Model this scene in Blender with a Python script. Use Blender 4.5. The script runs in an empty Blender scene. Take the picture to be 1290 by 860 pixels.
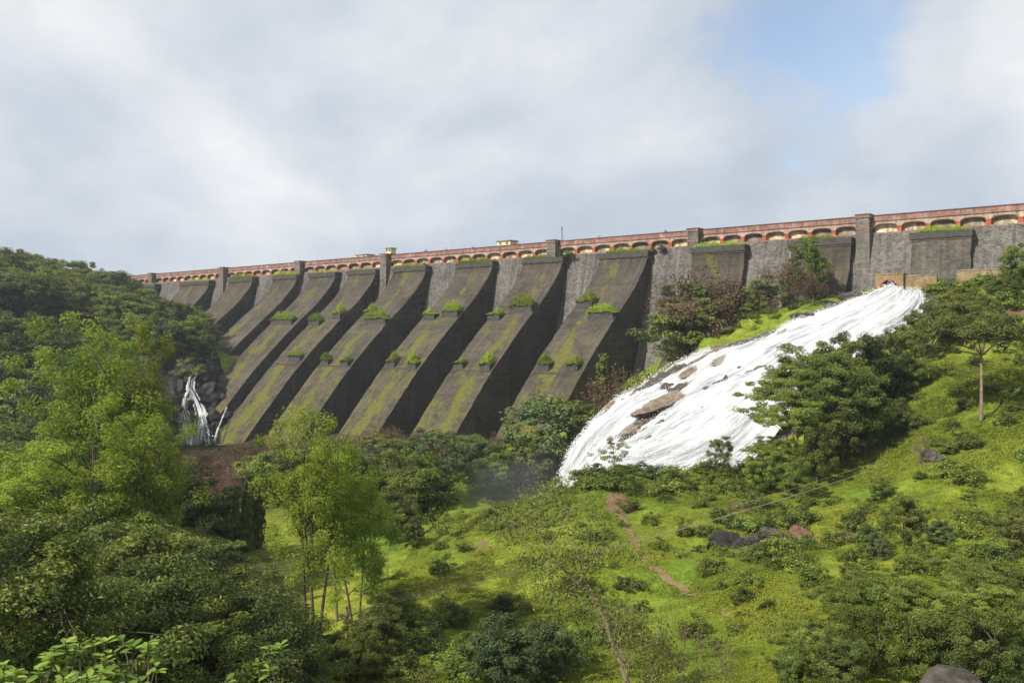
import bpy, math, random
import numpy as np
from mathutils import Vector, Matrix, noise as mnoise

R = math.radians
random.seed(7)
rng = np.random.default_rng(7)
scene = bpy.context.scene
col = scene.collection

# ------------------------------------------------------------------ camera
F, CX, HY = 1090.0, 645.0, 421.0            # focal length, centre and horizon in photo pixels
cam_d = bpy.data.cameras.new('camera')
cam_d.sensor_width = 36.0
cam_d.lens = 36.0 * F / 1290.0
cam_d.shift_y = -(430.0 - HY) / 1290.0
cam_d.clip_start = 0.1
cam_d.clip_end = 9000.0
cam = bpy.data.objects.new('camera', cam_d)
cam.rotation_euler = (R(90), 0, 0)
col.objects.link(cam)
scene.camera = cam

# ------------------------------------------------------------------ sky, sun, exposure
SUN = Vector((-0.80, -0.60, 0.0)).normalized()
ELEV = R(40)
SUNV = Vector((SUN.x * math.cos(ELEV), SUN.y * math.cos(ELEV), math.sin(ELEV)))
world = bpy.data.worlds.new('World')
scene.world = world
world.use_nodes = True
wn, wl = world.node_tree.nodes, world.node_tree.links
wn.clear()


def N(nodes, typ, **kw):
    n = nodes.new(typ)
    for k, v in kw.items():
        if k == 'inp':
            for i, val in v.items():
                n.inputs[i].default_value = val
        else:
            setattr(n, k, v)
    return n


def ramp(nodes, stops, interp='LINEAR'):
    r = nodes.new('ShaderNodeValToRGB')
    r.color_ramp.interpolation = interp
    e = r.color_ramp.elements
    while len(e) < len(stops):
        e.new(0.5)
    for i, (p, c) in enumerate(stops):
        e[i].position = p
        e[i].color = (c, c, c, 1) if isinstance(c, (int, float)) else tuple(c) + (1,)
    return r


def mixrgb(nodes, links, fac, a, b, mode='MIX'):
    m = nodes.new('ShaderNodeMix')
    m.data_type = 'RGBA'
    m.blend_type = mode
    for sock, val in ((m.inputs[0], fac), (m.inputs[6], a), (m.inputs[7], b)):
        if hasattr(val, 'links'):
            links.new(val, sock)
        elif isinstance(val, (int, float)):
            sock.default_value = val
        else:
            sock.default_value = tuple(val) + (1,) if len(val) == 3 else val
    return m.outputs[2]


def math_n(nodes, links, op, a, b=None, clamp=False):
    m = nodes.new('ShaderNodeMath')
    m.operation = op
    m.use_clamp = clamp
    for i, v in enumerate((a, b)):
        if v is None:
            continue
        if hasattr(v, 'links'):
            links.new(v, m.inputs[i])
        else:
            m.inputs[i].default_value = v
    return m.outputs[0]


def build_world():
    out = N(wn, 'ShaderNodeOutputWorld')
    sky = N(wn, 'ShaderNodeTexSky', sky_type='NISHITA', sun_disc=False)
    sky.sun_elevation = ELEV
    sky.sun_rotation = math.atan2(SUN.x, SUN.y)
    sky.air_density = 1.0
    sky.dust_density = 1.0
    tc = N(wn, 'ShaderNodeTexCoord')
    sep = N(wn, 'ShaderNodeSeparateXYZ')
    wl.new(tc.outputs['Generated'], sep.inputs[0])
    zz = math_n(wn, wl, 'ADD', math_n(wn, wl, 'MAXIMUM', sep.outputs[2], 0.0), 0.6)
    comb = N(wn, 'ShaderNodeCombineXYZ')
    wl.new(math_n(wn, wl, 'DIVIDE', sep.outputs[0], zz), comb.inputs[0])
    wl.new(math_n(wn, wl, 'DIVIDE', sep.outputs[1], zz), comb.inputs[1])
    comb.inputs[2].default_value = 3.7
    n1 = N(wn, 'ShaderNodeTexNoise', inp={'Scale': 1.9, 'Detail': 7.0, 'Roughness': 0.5, 'Distortion': 0.35})
    wl.new(comb.outputs[0], n1.inputs['Vector'])
    n2 = N(wn, 'ShaderNodeTexNoise', inp={'Scale': 4.6, 'Detail': 6.0, 'Roughness': 0.55, 'Distortion': 0.2})
    wl.new(comb.outputs[0], n2.inputs['Vector'])
    a = math_n(wn, wl, 'MULTIPLY', n1.outputs[0], 0.68)
    b = math_n(wn, wl, 'MULTIPLY', n2.outputs[0], 0.32)
    dens = math_n(wn, wl, 'ADD', a, b)
    # cloud deck: grey bellies to sunlit white
    cr = ramp(wn, [(0.36, (0.40, 0.445, 0.52)), (0.46, (0.50, 0.545, 0.605)), (0.54, (0.63, 0.655, 0.685)), (0.65, (0.82, 0.82, 0.82))])
    wl.new(dens, cr.inputs[0])
    # lower clouds are seen through more air: bluer and darker towards the horizon
    hz = N(wn, 'ShaderNodeMapRange', inp={1: 0.02, 2: 0.30, 3: 1.0, 4: 0.0})
    wl.new(sep.outputs[2], hz.inputs[0])
    cloud = mixrgb(wn, wl, math_n(wn, wl, 'MULTIPLY', hz.outputs[0], 0.55), cr.outputs[0], (0.37, 0.43, 0.525))
    # the gap of open sky
    g = Vector(((1062 - CX) / F, 1.0, (HY - 42) / F)).normalized()
    dotn = N(wn, 'ShaderNodeVectorMath', operation='DISTANCE')
    wl.new(tc.outputs['Generated'], dotn.inputs[0])
    dotn.inputs[1].default_value = g
    wob = math_n(wn, wl, 'MULTIPLY', math_n(wn, wl, 'SUBTRACT', n2.outputs[0], 0.5), 0.40)
    dd = math_n(wn, wl, 'ADD', dotn.outputs['Value'], wob)
    gap = N(wn, 'ShaderNodeMapRange', interpolation_type='SMOOTHSTEP', inp={1: 0.02, 2: 0.125, 3: 0.68, 4: 0.0})
    wl.new(dd, gap.inputs[0])
    bg1 = N(wn, 'ShaderNodeBackground', inp={1: 0.15})
    wl.new(sky.outputs[0], bg1.inputs[0])
    bg2 = N(wn, 'ShaderNodeBackground', inp={1: 1.0})
    wl.new(cloud, bg2.inputs[0])
    mx = N(wn, 'ShaderNodeMixShader')
    wl.new(gap.outputs[0], mx.inputs[0])
    wl.new(bg2.outputs[0], mx.inputs[1])
    wl.new(bg1.outputs[0], mx.inputs[2])
    wl.new(mx.outputs[0], out.inputs[0])


build_world()
sun_d = bpy.data.lights.new('sun', 'SUN')
sun_d.energy = 5.0
sun_d.angle = R(0.53)
sun_d.color = (1.0, 0.94, 0.84)
sun = bpy.data.objects.new('sun', sun_d)
sun.rotation_euler = SUNV.to_track_quat('Z', 'Y').to_euler()
sun.location = SUNV * 300
col.objects.link(sun)
scene.view_settings.view_transform = 'Standard'
scene.view_settings.look = 'None'
scene.view_settings.exposure = 0.35
scene.view_settings.gamma = 1.0
scene.cycles.max_bounces = 5
scene.cycles.transparent_max_bounces = 6
scene.cycles.volume_bounces = 0
scene.cycles.use_denoising = True


# ------------------------------------------------------------------ helpers
def tag(o, label=None, cat=None, group=None, kind=None):
    for k, v in (('label', label), ('category', cat), ('group', group), ('kind', kind)):
        if v:
            o[k] = v
    return o


def link(name, mesh, parent=None, mat=None):
    o = bpy.data.objects.new(name, mesh)
    col.objects.link(o)
    if parent is not None:
        o.parent = parent
    if mat is not None and not mesh.materials:
        mesh.materials.append(mat)
    return o


def empty(name, loc=(0, 0, 0), rz=0.0, scale=(1, 1, 1)):
    o = bpy.data.objects.new(name, None)
    o.empty_display_size = 0.5
    o.location = loc
    o.rotation_euler = (0, 0, rz)
    o.scale = scale
    col.objects.link(o)
    return o


def mesh_np(name, V, faces_flat, counts, smooth=False, attrs=None, uv=None):
    """fast mesh from arrays"""
    V = np.asarray(V, np.float32)
    faces_flat = np.asarray(faces_flat, np.int32)
    counts = np.asarray(counts, np.int32)
    me = bpy.data.meshes.new(name)
    me.vertices.add(len(V))
    me.vertices.foreach_set('co', V.ravel())
    me.loops.add(len(faces_flat))
    me.loops.foreach_set('vertex_index', faces_flat)
    me.polygons.add(len(counts))
    starts = np.concatenate([[0], np.cumsum(counts)[:-1]]).astype(np.int32)
    me.polygons.foreach_set('loop_start', starts)
    me.polygons.foreach_set('loop_total', counts)
    me.polygons.foreach_set('use_smooth', np.full(len(counts), smooth, bool))
    for k, v in (attrs or {}).items():
        a = me.attributes.new(k, 'FLOAT', 'POINT')
        a.data.foreach_set('value', np.asarray(v, np.float32))
    me.update(calc_edges=True)
    if uv is not None:
        l = me.uv_layers.new(name='uv')
        l.data.foreach_set('uv', np.asarray(uv, np.float32)[faces_flat].ravel())
    me.validate()
    return me


class MB:
    """collects boxes, grids and tubes of ONE part"""
    def __init__(s):
        s.v, s.f, s.uv, s.a = [], [], [], []

    def add(s, V, Fc, UV=None, A=None):
        b = len(s.v)
        s.v += [tuple(p) for p in V]
        s.f += [tuple(i + b for i in f) for f in Fc]
        s.uv += [tuple(p) for p in UV] if UV is not None else [(p[0], p[2]) for p in V]
        s.a += list(A) if A is not None else [0.0] * len(V)

    def box(s, x0, x1, y0, y1, z0, z1):
        V = [(x, y, z) for z in (z0, z1) for y in (y0, y1) for x in (x0, x1)]
        s.add(V, [(0, 2, 3, 1), (4, 5, 7, 6), (0, 1, 5, 4), (2, 6, 7, 3), (0, 4, 6, 2), (1, 3, 7, 5)])

    def tube(s, pts, r0, r1=None, n=6, cap=True):
        r1 = r0 if r1 is None else r1
        pts = [Vector(p) for p in pts]
        V, Fc = [], []
        m = len(pts)
        for i, p in enumerate(pts):
            d = (pts[min(i + 1, m - 1)] - pts[max(i - 1, 0)]).normalized()
            a = d.orthogonal().normalized() if i == 0 else (a - d * a.dot(d)).normalized()
            b = d.cross(a)
            r = r0 + (r1 - r0) * i / max(m - 1, 1)
            for k in range(n):
                t = 2 * math.pi * k / n
                V.append(p + (a * math.cos(t) + b * math.sin(t)) * r)
        for i in range(m - 1):
            for k in range(n):
                k2 = (k + 1) % n
                Fc.append((i * n + k, i * n + k2, (i + 1) * n + k2, (i + 1) * n + k))
        if cap:
            Fc.append(tuple(range(n))[::-1])
            Fc.append(tuple((m - 1) * n + k for k in range(n)))
        s.add(V, Fc)

    def mesh(s, name, mat=None, smooth=False):
        me = bpy.data.meshes.new(name)
        me.from_pydata(s.v, [], s.f)
        if smooth:
            me.polygons.foreach_set('use_smooth', [True] * len(me.polygons))
        l = me.uv_layers.new(name='uv')
        uv = np.array(s.uv, np.float32)
        idx = np.empty(len(me.loops), np.int32)
        me.loops.foreach_get('vertex_index', idx)
        l.data.foreach_set('uv', uv[idx].ravel())
        a = me.attributes.new('mask', 'FLOAT', 'POINT')
        a.data.foreach_set('value', np.array(s.a, np.float32))
        if mat:
            me.materials.append(mat)
        me.update()
        return me

    def build(s, name, mat, parent=None, smooth=False):
        return link(name, s.mesh(name, mat, smooth), parent)


def at(px, py, Y):
    """photo pixel + distance along the view axis -> point"""
    return Vector(((px - CX) / F * Y, Y, (HY - py) / F * Y))


# ------------------------------------------------------------------ materials
def new_mat(name):
    m = bpy.data.materials.new(name)
    m.use_nodes = True
    nt = m.node_tree
    nt.nodes.clear()
    out = nt.nodes.new('ShaderNodeOutputMaterial')
    return m, nt.nodes, nt.links, out


def principled(nodes, links, out, colsock, rough=0.85, spec=0.25, bump=None, bstr=0.4, bdist=0.1):
    p = nodes.new('ShaderNodeBsdfPrincipled')
    if hasattr(colsock, 'links'):
        links.new(colsock, p.inputs['Base Color'])
    else:
        p.inputs['Base Color'].default_value = tuple(colsock) + (1,)
    if hasattr(rough, 'links'):
        links.new(rough, p.inputs['Roughness'])
    else:
        p.inputs['Roughness'].default_value = rough
    p.inputs['Specular IOR Level'].default_value = spec
    if bump is not None:
        b = nodes.new('ShaderNodeBump')
        b.inputs['Strength'].default_value = bstr
        b.inputs['Distance'].default_value = bdist
        links.new(bump, b.inputs['Height'])
        links.new(b.outputs[0], p.inputs['Normal'])
    links.new(p.outputs[0], out.inputs[0])
    return p


def noise_n(nodes, links, vec, scale, detail=4, rough=0.55, dist=0.0):
    n = nodes.new('ShaderNodeTexNoise')
    n.inputs['Scale'].default_value = scale
    n.inputs['Detail'].default_value = detail
    n.inputs['Roughness'].default_value = rough
    n.inputs['Distortion'].default_value = dist
    if vec is not None:
        links.new(vec, n.inputs['Vector'])
    return n.outputs[0]


def mapping(nodes, links, vec, scale=(1, 1, 1), loc=(0, 0, 0)):
    m = nodes.new('ShaderNodeMapping')
    m.inputs['Scale'].default_value = scale
    m.inputs['Location'].default_value = loc
    links.new(vec, m.inputs['Vector'])
    return m.outputs[0]


def mat_simple(name, c1, c2, scale=1.0, rough=0.85, spec=0.25, bstr=0.4, rand=0.0):
    m, nd, lk, out = new_mat(name)
    tc = nd.new('ShaderNodeTexCoord')
    n1 = noise_n(nd, lk, tc.outputs['Object'], scale, 6, 0.6)
    r = ramp(nd, [(0.3, c1), (0.7, c2)])
    lk.new(n1, r.inputs[0])
    c = r.outputs[0]
    if rand:
        oi = nd.new('ShaderNodeObjectInfo')
        mr = N(nd, 'ShaderNodeMapRange', inp={3: 1 - rand, 4: 1 + rand})
        lk.new(oi.outputs['Random'], mr.inputs[0])
        hsv = nd.new('ShaderNodeHueSaturation')
        lk.new(mr.outputs[0], hsv.inputs['Value'])
        lk.new(c, hsv.inputs['Color'])
        c = hsv.outputs[0]
    principled(nd, lk, out, c, rough, spec, n1, bstr)
    return m


def mat_masonry(name, stone_a, stone_b, mortar, bw, bh, stain, moss=0.0, stairs=False):
    """coursed basalt rubble, UV in metres; stains run down, moss grows in streaks and patches"""
    m, nd, lk, out = new_mat(name)
    uv = nd.new('ShaderNodeUVMap')
    uv.uv_map = 'uv'
    oi = nd.new('ShaderNodeObjectInfo')
    tc = nd.new('ShaderNodeTexCoord')
    wv = noise_n(nd, lk, tc.outputs['Object'], 0.7, 2)
    wob = N(nd, 'ShaderNodeVectorMath', operation='ADD')
    cw = nd.new('ShaderNodeCombineXYZ')
    lk.new(math_n(nd, lk, 'MULTIPLY', wv, 0.5), cw.inputs[1])
    lk.new(math_n(nd, lk, 'MULTIPLY', wv, 0.8), cw.inputs[0])
    lk.new(uv.outputs[0], wob.inputs[0])
    lk.new(cw.outputs[0], wob.inputs[1])
    br = nd.new('ShaderNodeTexBrick')
    br.inputs['Scale'].default_value = 1.0
    br.inputs['Brick Width'].default_value = bw
    br.inputs['Row Height'].default_value = bh
    br.inputs['Mortar Size'].default_value = 0.035
    br.inputs['Mortar Smooth'].default_value = 0.3
    br.inputs['Color1'].default_value = tuple(stone_a) + (1,)
    br.inputs['Color2'].default_value = tuple(stone_b) + (1,)
    br.inputs['Mortar'].default_value = tuple(mortar) + (1,)
    lk.new(wob.outputs[0], br.inputs['Vector'])
    # per-stone and larger tone changes
    big = noise_n(nd, lk, tc.outputs['Object'], 0.16, 5, 0.6)
    rb = ramp(nd, [(0.30, 0.62), (0.70, 1.3)])
    lk.new(big, rb.inputs[0])
    c = mixrgb(nd, lk, 1.0, br.outputs[0], rb.outputs[0], 'MULTIPLY')
    fine = noise_n(nd, lk, tc.outputs['Object'], 2.2, 5, 0.7)
    rf = ramp(nd, [(0.25, 0.6), (0.75, 1.4)])
    lk.new(fine, rf.inputs[0])
    c = mixrgb(nd, lk, 0.8, c, rf.outputs[0], 'MULTIPLY')
    # run-off stains, long in the fall line
    st = noise_n(nd, lk, mapping(nd, lk, uv.outputs[0], (0.75, 0.055, 1)), 1.0, 5, 0.65)
    rs = ramp(nd, [(0.50, 0.0), (0.68, 1.0)])
    lk.new(st, rs.inputs[0])
    c = mixrgb(nd, lk, math_n(nd, lk, 'MULTIPLY', rs.outputs[0], 0.55), c, stain)
    st2 = noise_n(nd, lk, mapping(nd, lk, uv.outputs[0], (1.1, 0.07, 1), (37, 5, 0)), 1.0, 5, 0.65)
    rs2 = ramp(nd, [(0.52, 0.0), (0.66, 1.0)])
    lk.new(st2, rs2.inputs[0])
    c = mixrgb(nd, lk, math_n(nd, lk, 'MULTIPLY', rs2.outputs[0], 0.5), c, (0.03, 0.03, 0.032))
    if moss:
        sep = nd.new('ShaderNodeSeparateXYZ')
        lk.new(uv.outputs[0], sep.inputs[0])
        # streak strip down the face
        pos = N(nd, 'ShaderNodeMapRange', inp={3: 2.5, 4: 9.5})
        lk.new(oi.outputs['Random'], pos.inputs[0])
        wobx = math_n(nd, lk, 'MULTIPLY', math_n(nd, lk, 'SUBTRACT', noise_n(nd, lk, mapping(nd, lk, tc.outputs['Object'], (0.12, 0.12, 0.12)), 1.0, 3), 0.5), 7.0)
        dx = math_n(nd, lk, 'ABSOLUTE', math_n(nd, lk, 'ADD', wobx, math_n(nd, lk, 'SUBTRACT', sep.outputs[0], pos.outputs[0])))
        mk = nd.new('ShaderNodeAttribute')
        mk.attribute_name = 'mask'
        mn = noise_n(nd, lk, mapping(nd, lk, uv.outputs[0], (1.0, 0.22, 1)), 0.9, 6, 0.65)
        mn2 = noise_n(nd, lk, tc.outputs['Object'], 0.22, 5, 0.65)
        strip = N(nd, 'ShaderNodeMapRange', inp={1: 0.1, 2: 1.9, 3: 0.15, 4: 0.0})
        lk.new(dx, strip.inputs[0])
        low = N(nd, 'ShaderNodeMapRange', inp={1: 12.0, 2: 55.0, 3: -0.03, 4: 0.10})
        lk.new(sep.outputs[1], low.inputs[0])
        s1 = math_n(nd, lk, 'ADD', math_n(nd, lk, 'MULTIPLY', mn, 0.55), math_n(nd, lk, 'MULTIPLY', mn2, 0.62))
        s1 = math_n(nd, lk, 'SUBTRACT', s1, 0.05)
        s1 = math_n(nd, lk, 'ADD', s1, strip.outputs[0])
        s1 = math_n(nd, lk, 'ADD', s1, low.outputs[0])
        s1 = math_n(nd, lk, 'ADD', s1, math_n(nd, lk, 'MULTIPLY', math_n(nd, lk, 'SUBTRACT', fine, 0.5), 0.35))
        rm = ramp(nd, [(0.585, 0.0), (0.72, 0.9)])
        lk.new(s1, rm.inputs[0])
        mf = math_n(nd, lk, 'MULTIPLY', rm.outputs[0], mk.outputs['Fac'])
        mf = math_n(nd, lk, 'MULTIPLY', mf, moss)
        mcr = ramp(nd, [(0.3, (0.065, 0.072, 0.014)), (0.7, (0.15, 0.145, 0.022))])
        lk.new(fine, mcr.inputs[0])
        c = mixrgb(nd, lk, mf, c, mcr.outputs[0])
    h = math_n(nd, lk, 'ADD', math_n(nd, lk, 'MULTIPLY', br.outputs['Fac'], -0.7), fine)
    principled(nd, lk, out, c, 0.9, 0.2, h, 0.7, 0.15)
    return m


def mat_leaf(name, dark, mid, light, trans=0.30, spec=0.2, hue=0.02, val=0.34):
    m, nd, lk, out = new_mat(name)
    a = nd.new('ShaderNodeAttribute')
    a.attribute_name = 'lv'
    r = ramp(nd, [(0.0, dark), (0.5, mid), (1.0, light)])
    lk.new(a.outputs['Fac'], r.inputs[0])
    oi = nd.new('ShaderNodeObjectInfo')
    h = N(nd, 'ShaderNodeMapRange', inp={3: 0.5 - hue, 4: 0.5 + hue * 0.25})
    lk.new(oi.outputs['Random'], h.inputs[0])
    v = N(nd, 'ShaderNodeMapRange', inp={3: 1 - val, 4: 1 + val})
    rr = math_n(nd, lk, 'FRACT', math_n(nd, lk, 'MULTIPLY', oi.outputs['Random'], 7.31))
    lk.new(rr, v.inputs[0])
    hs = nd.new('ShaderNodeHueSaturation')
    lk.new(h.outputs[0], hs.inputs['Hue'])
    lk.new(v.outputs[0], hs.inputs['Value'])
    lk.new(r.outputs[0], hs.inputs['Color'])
    p = nd.new('ShaderNodeBsdfPrincipled')
    lk.new(hs.outputs[0], p.inputs['Base Color'])
    p.inputs['Roughness'].default_value = 0.5
    p.inputs['Specular IOR Level'].default_value = spec
    t = nd.new('ShaderNodeBsdfTranslucent')
    tcol = mixrgb(nd, lk, 1.0, hs.outputs[0], (1.25, 1.2, 0.55), 'MULTIPLY')
    lk.new(tcol, t.inputs[0])
    mx = nd.new('ShaderNodeMixShader')
    mx.inputs[0].default_value = trans
    lk.new(p.outputs[0], mx.inputs[1])
    lk.new(t.outputs[0], mx.inputs[2])
    lk.new(mx.outputs[0], out.inputs[0])
    return m


M = {}
M['bark'] = mat_simple('bark', (0.07, 0.055, 0.04), (0.16, 0.13, 0.10), 3.0, 0.95, 0.1, 0.8)
M['bark_pale'] = mat_simple('bark_pale', (0.16, 0.12, 0.085), (0.30, 0.24, 0.17), 2.0, 0.9, 0.1, 0.6)
M['leaf_dark'] = mat_leaf('leaf_dark', (0.022, 0.038, 0.008), (0.068, 0.102, 0.019), (0.190, 0.230, 0.050), 0.28, 0.2)
M['leaf_mid'] = mat_leaf('leaf_mid', (0.048, 0.080, 0.013), (0.128, 0.184, 0.029), (0.250, 0.300, 0.056), 0.32, 0.18)
M['leaf_light'] = mat_leaf('leaf_light', (0.085, 0.145, 0.016), (0.190, 0.275, 0.032), (0.310, 0.390, 0.060), 0.40, 0.15)
M['leaf_olive'] = mat_leaf('leaf_olive', (0.056, 0.078, 0.017), (0.130, 0.162, 0.035), (0.220, 0.250, 0.060), 0.3, 0.15)
M['leaf_blue'] = mat_leaf('leaf_blue', (0.036, 0.060, 0.022), (0.082, 0.122, 0.042), (0.150, 0.195, 0.070), 0.25, 0.18)
M['leaf_brown'] = mat_leaf('leaf_brown', (0.080, 0.056, 0.034), (0.145, 0.102, 0.060), (0.21, 0.15, 0.09), 0.15, 0.1)
M['leaf_gloss'] = mat_leaf('leaf_gloss', (0.06, 0.12, 0.016), (0.14, 0.24, 0.030), (0.24, 0.34, 0.05), 0.35, 0.35)
M['grass_clump'] = mat_leaf('grass_clump', (0.12, 0.18, 0.020), (0.25, 0.34, 0.036), (0.36, 0.44, 0.07), 0.3, 0.1)
M['weed'] = mat_leaf('weed', (0.110, 0.160, 0.020), (0.240, 0.305, 0.032), (0.36, 0.39, 0.060), 0.35, 0.1)
M['masonry_buttress'] = mat_masonry('masonry_buttress', (0.050, 0.042, 0.032), (0.078, 0.065, 0.049), (0.105, 0.092, 0.072), 2.1, 0.95, (0.12, 0.10, 0.076), 1.0)
M['masonry_plain'] = mat_masonry('masonry_plain', (0.075, 0.067, 0.055), (0.135, 0.12, 0.10), (0.12, 0.11, 0.09), 0.8, 0.42, (0.22, 0.20, 0.17))
M['masonry_wall'] = mat_masonry('masonry_wall', (0.070, 0.064, 0.057), (0.165, 0.152, 0.136), (0.15, 0.14, 0.13), 0.62, 0.33, (0.24, 0.225, 0.20))
M['masonry_pier'] = mat_masonry('masonry_pier', (0.10, 0.092, 0.078), (0.17, 0.155, 0.13), (0.16, 0.15, 0.13), 0.9, 0.42, (0.24, 0.22, 0.19))
M['cap_stone'] = mat_simple('cap_stone', (0.035, 0.033, 0.030), (0.085, 0.078, 0.068), 1.3)
M['ledge_stone'] = mat_simple('ledge_stone', (0.12, 0.105, 0.08), (0.32, 0.28, 0.22), 0.7)

def mat_streak(name, base, pale, dark, rand=0.2):
    """old lime wash / red oxide: patchy, bleached and streaked by rain"""
    m, nd, lk, out = new_mat(name)
    g = nd.new('ShaderNodeNewGeometry')
    pos = g.outputs['Position']
    n1 = noise_n(nd, lk, pos, 0.55, 6, 0.65)
    n2 = noise_n(nd, lk, mapping(nd, lk, pos, (2.2, 2.2, 0.35)), 1.0, 5, 0.65)
    n3 = noise_n(nd, lk, mapping(nd, lk, pos, (1.2, 1.2, 0.9), (31, 7, 2)), 1.0, 6, 0.7)
    r1 = ramp(nd, [(0.48, 0.0), (0.70, 0.75)])
    lk.new(n1, r1.inputs[0])
    c = mixrgb(nd, lk, r1.outputs[0], base, pale)
    r2 = ramp(nd, [(0.50, 0.0), (0.66, 0.85)])
    lk.new(n2, r2.inputs[0])
    c = mixrgb(nd, lk, r2.outputs[0], c, dark)
    r3 = ramp(nd, [(0.3, 0.65), (0.7, 1.25)])
    lk.new(n3, r3.inputs[0])
    c = mixrgb(nd, lk, 1.0, c, r3.outputs[0], 'MULTIPLY')
    principled(nd, lk, out, c, 0.9, 0.15, n3, 0.4)
    return m


M['red_paint'] = mat_streak('red_paint', (0.25, 0.13, 0.105), (0.43, 0.33, 0.275), (0.14, 0.09, 0.075))
M['pier_red'] = mat_streak('pier_red', (0.38, 0.085, 0.045), (0.42, 0.17, 0.11), (0.26, 0.08, 0.05))
M['cream_band'] = mat_streak('cream_band', (0.36, 0.26, 0.20), (0.55, 0.46, 0.37), (0.17, 0.13, 0.105))
M['coping'] = mat_simple('coping', (0.07, 0.045, 0.04), (0.17, 0.10, 0.08), 1.2)
M['rock'] = mat_simple('rock', (0.022, 0.020, 0.018), (0.11, 0.092, 0.076), 1.8, 0.85, 0.25, 1.0)
M['rock_brown'] = mat_simple('rock_brown', (0.10, 0.075, 0.05), (0.27, 0.21, 0.145), 1.1, 0.7, 0.4, 1.0)
M['rock_wet_shade'] = mat_simple('rock_wet_shade', (0.012, 0.011, 0.010), (0.036, 0.032, 0.028), 0.6, 0.7, 0.25, 1.0)  # wet rock with the shade over it painted into the colour
M['rock_red'] = mat_simple('rock_red', (0.06, 0.036, 0.025), (0.24, 0.135, 0.085), 1.8, 0.95, 0.1, 1.0)
M['yellow_plaster'] = mat_streak('yellow_plaster', (0.25, 0.185, 0.095), (0.36, 0.28, 0.18), (0.15, 0.115, 0.07))
M['yellow_paint'] = mat_simple('yellow_paint', (0.50, 0.42, 0.22), (0.66, 0.58, 0.36), 0.8)
M['brick_ring'] = mat_simple('brick_ring', (0.26, 0.09, 0.05), (0.40, 0.16, 0.08), 2.0)
M['dark_void'] = mat_simple('dark_void', (0.008, 0.008, 0.008), (0.02, 0.02, 0.02), 1.0)
M['metal_grey'] = mat_simple('metal_grey', (0.30, 0.31, 0.33), (0.42, 0.43, 0.45), 3.0, 0.5, 0.5, 0.1)
M['metal_dark'] = mat_simple('metal_dark', (0.05, 0.05, 0.055), (0.09, 0.09, 0.10), 3.0, 0.6, 0.4, 0.1)
M['wood_pole'] = mat_simple('wood_pole', (0.20, 0.16, 0.08), (0.34, 0.28, 0.15), 2.0)
M['wire'] = mat_simple('wire', (0.26, 0.22, 0.16), (0.36, 0.31, 0.22), 1.0, 0.5, 0.4, 0.0)
M['ceramic'] = mat_simple('ceramic', (0.35, 0.2, 0.12), (0.45, 0.28, 0.18), 2.0, 0.4, 0.5, 0.0)


def mat_niche():
    m, nd, lk, out = new_mat('niche_plaster')
    tc = nd.new('ShaderNodeTexCoord')
    oi = nd.new('ShaderNodeObjectInfo')
    off = nd.new('ShaderNodeCombineXYZ')
    lk.new(math_n(nd, lk, 'MULTIPLY', oi.outputs['Random'], 90.0), off.inputs[0])
    add = N(nd, 'ShaderNodeVectorMath', operation='ADD')
    lk.new(tc.outputs['Object'], add.inputs[0])
    lk.new(off.outputs[0], add.inputs[1])
    n1 = noise_n(nd, lk, mapping(nd, lk, add.outputs[0], (0.9, 0.9, 0.45)), 1.0, 6, 0.65)
    sh = N(nd, 'ShaderNodeMapRange', inp={3: -0.16, 4: 0.12})
    lk.new(math_n(nd, lk, 'FRACT', math_n(nd, lk, 'MULTIPLY', oi.outputs['Random'], 5.7)), sh.inputs[0])
    v = math_n(nd, lk, 'ADD', n1, sh.outputs[0])
    r = ramp(nd, [(0.32, (0.14, 0.125, 0.10)), (0.48, (0.30, 0.25, 0.175)), (0.60, (0.60, 0.49, 0.30)), (0.75, (0.72, 0.64, 0.47))])
    lk.new(v, r.inputs[0])
    principled(nd, lk, out, r.outputs[0], 0.9, 0.15, n1, 0.3)
    return m


M['niche'] = mat_niche()


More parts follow.
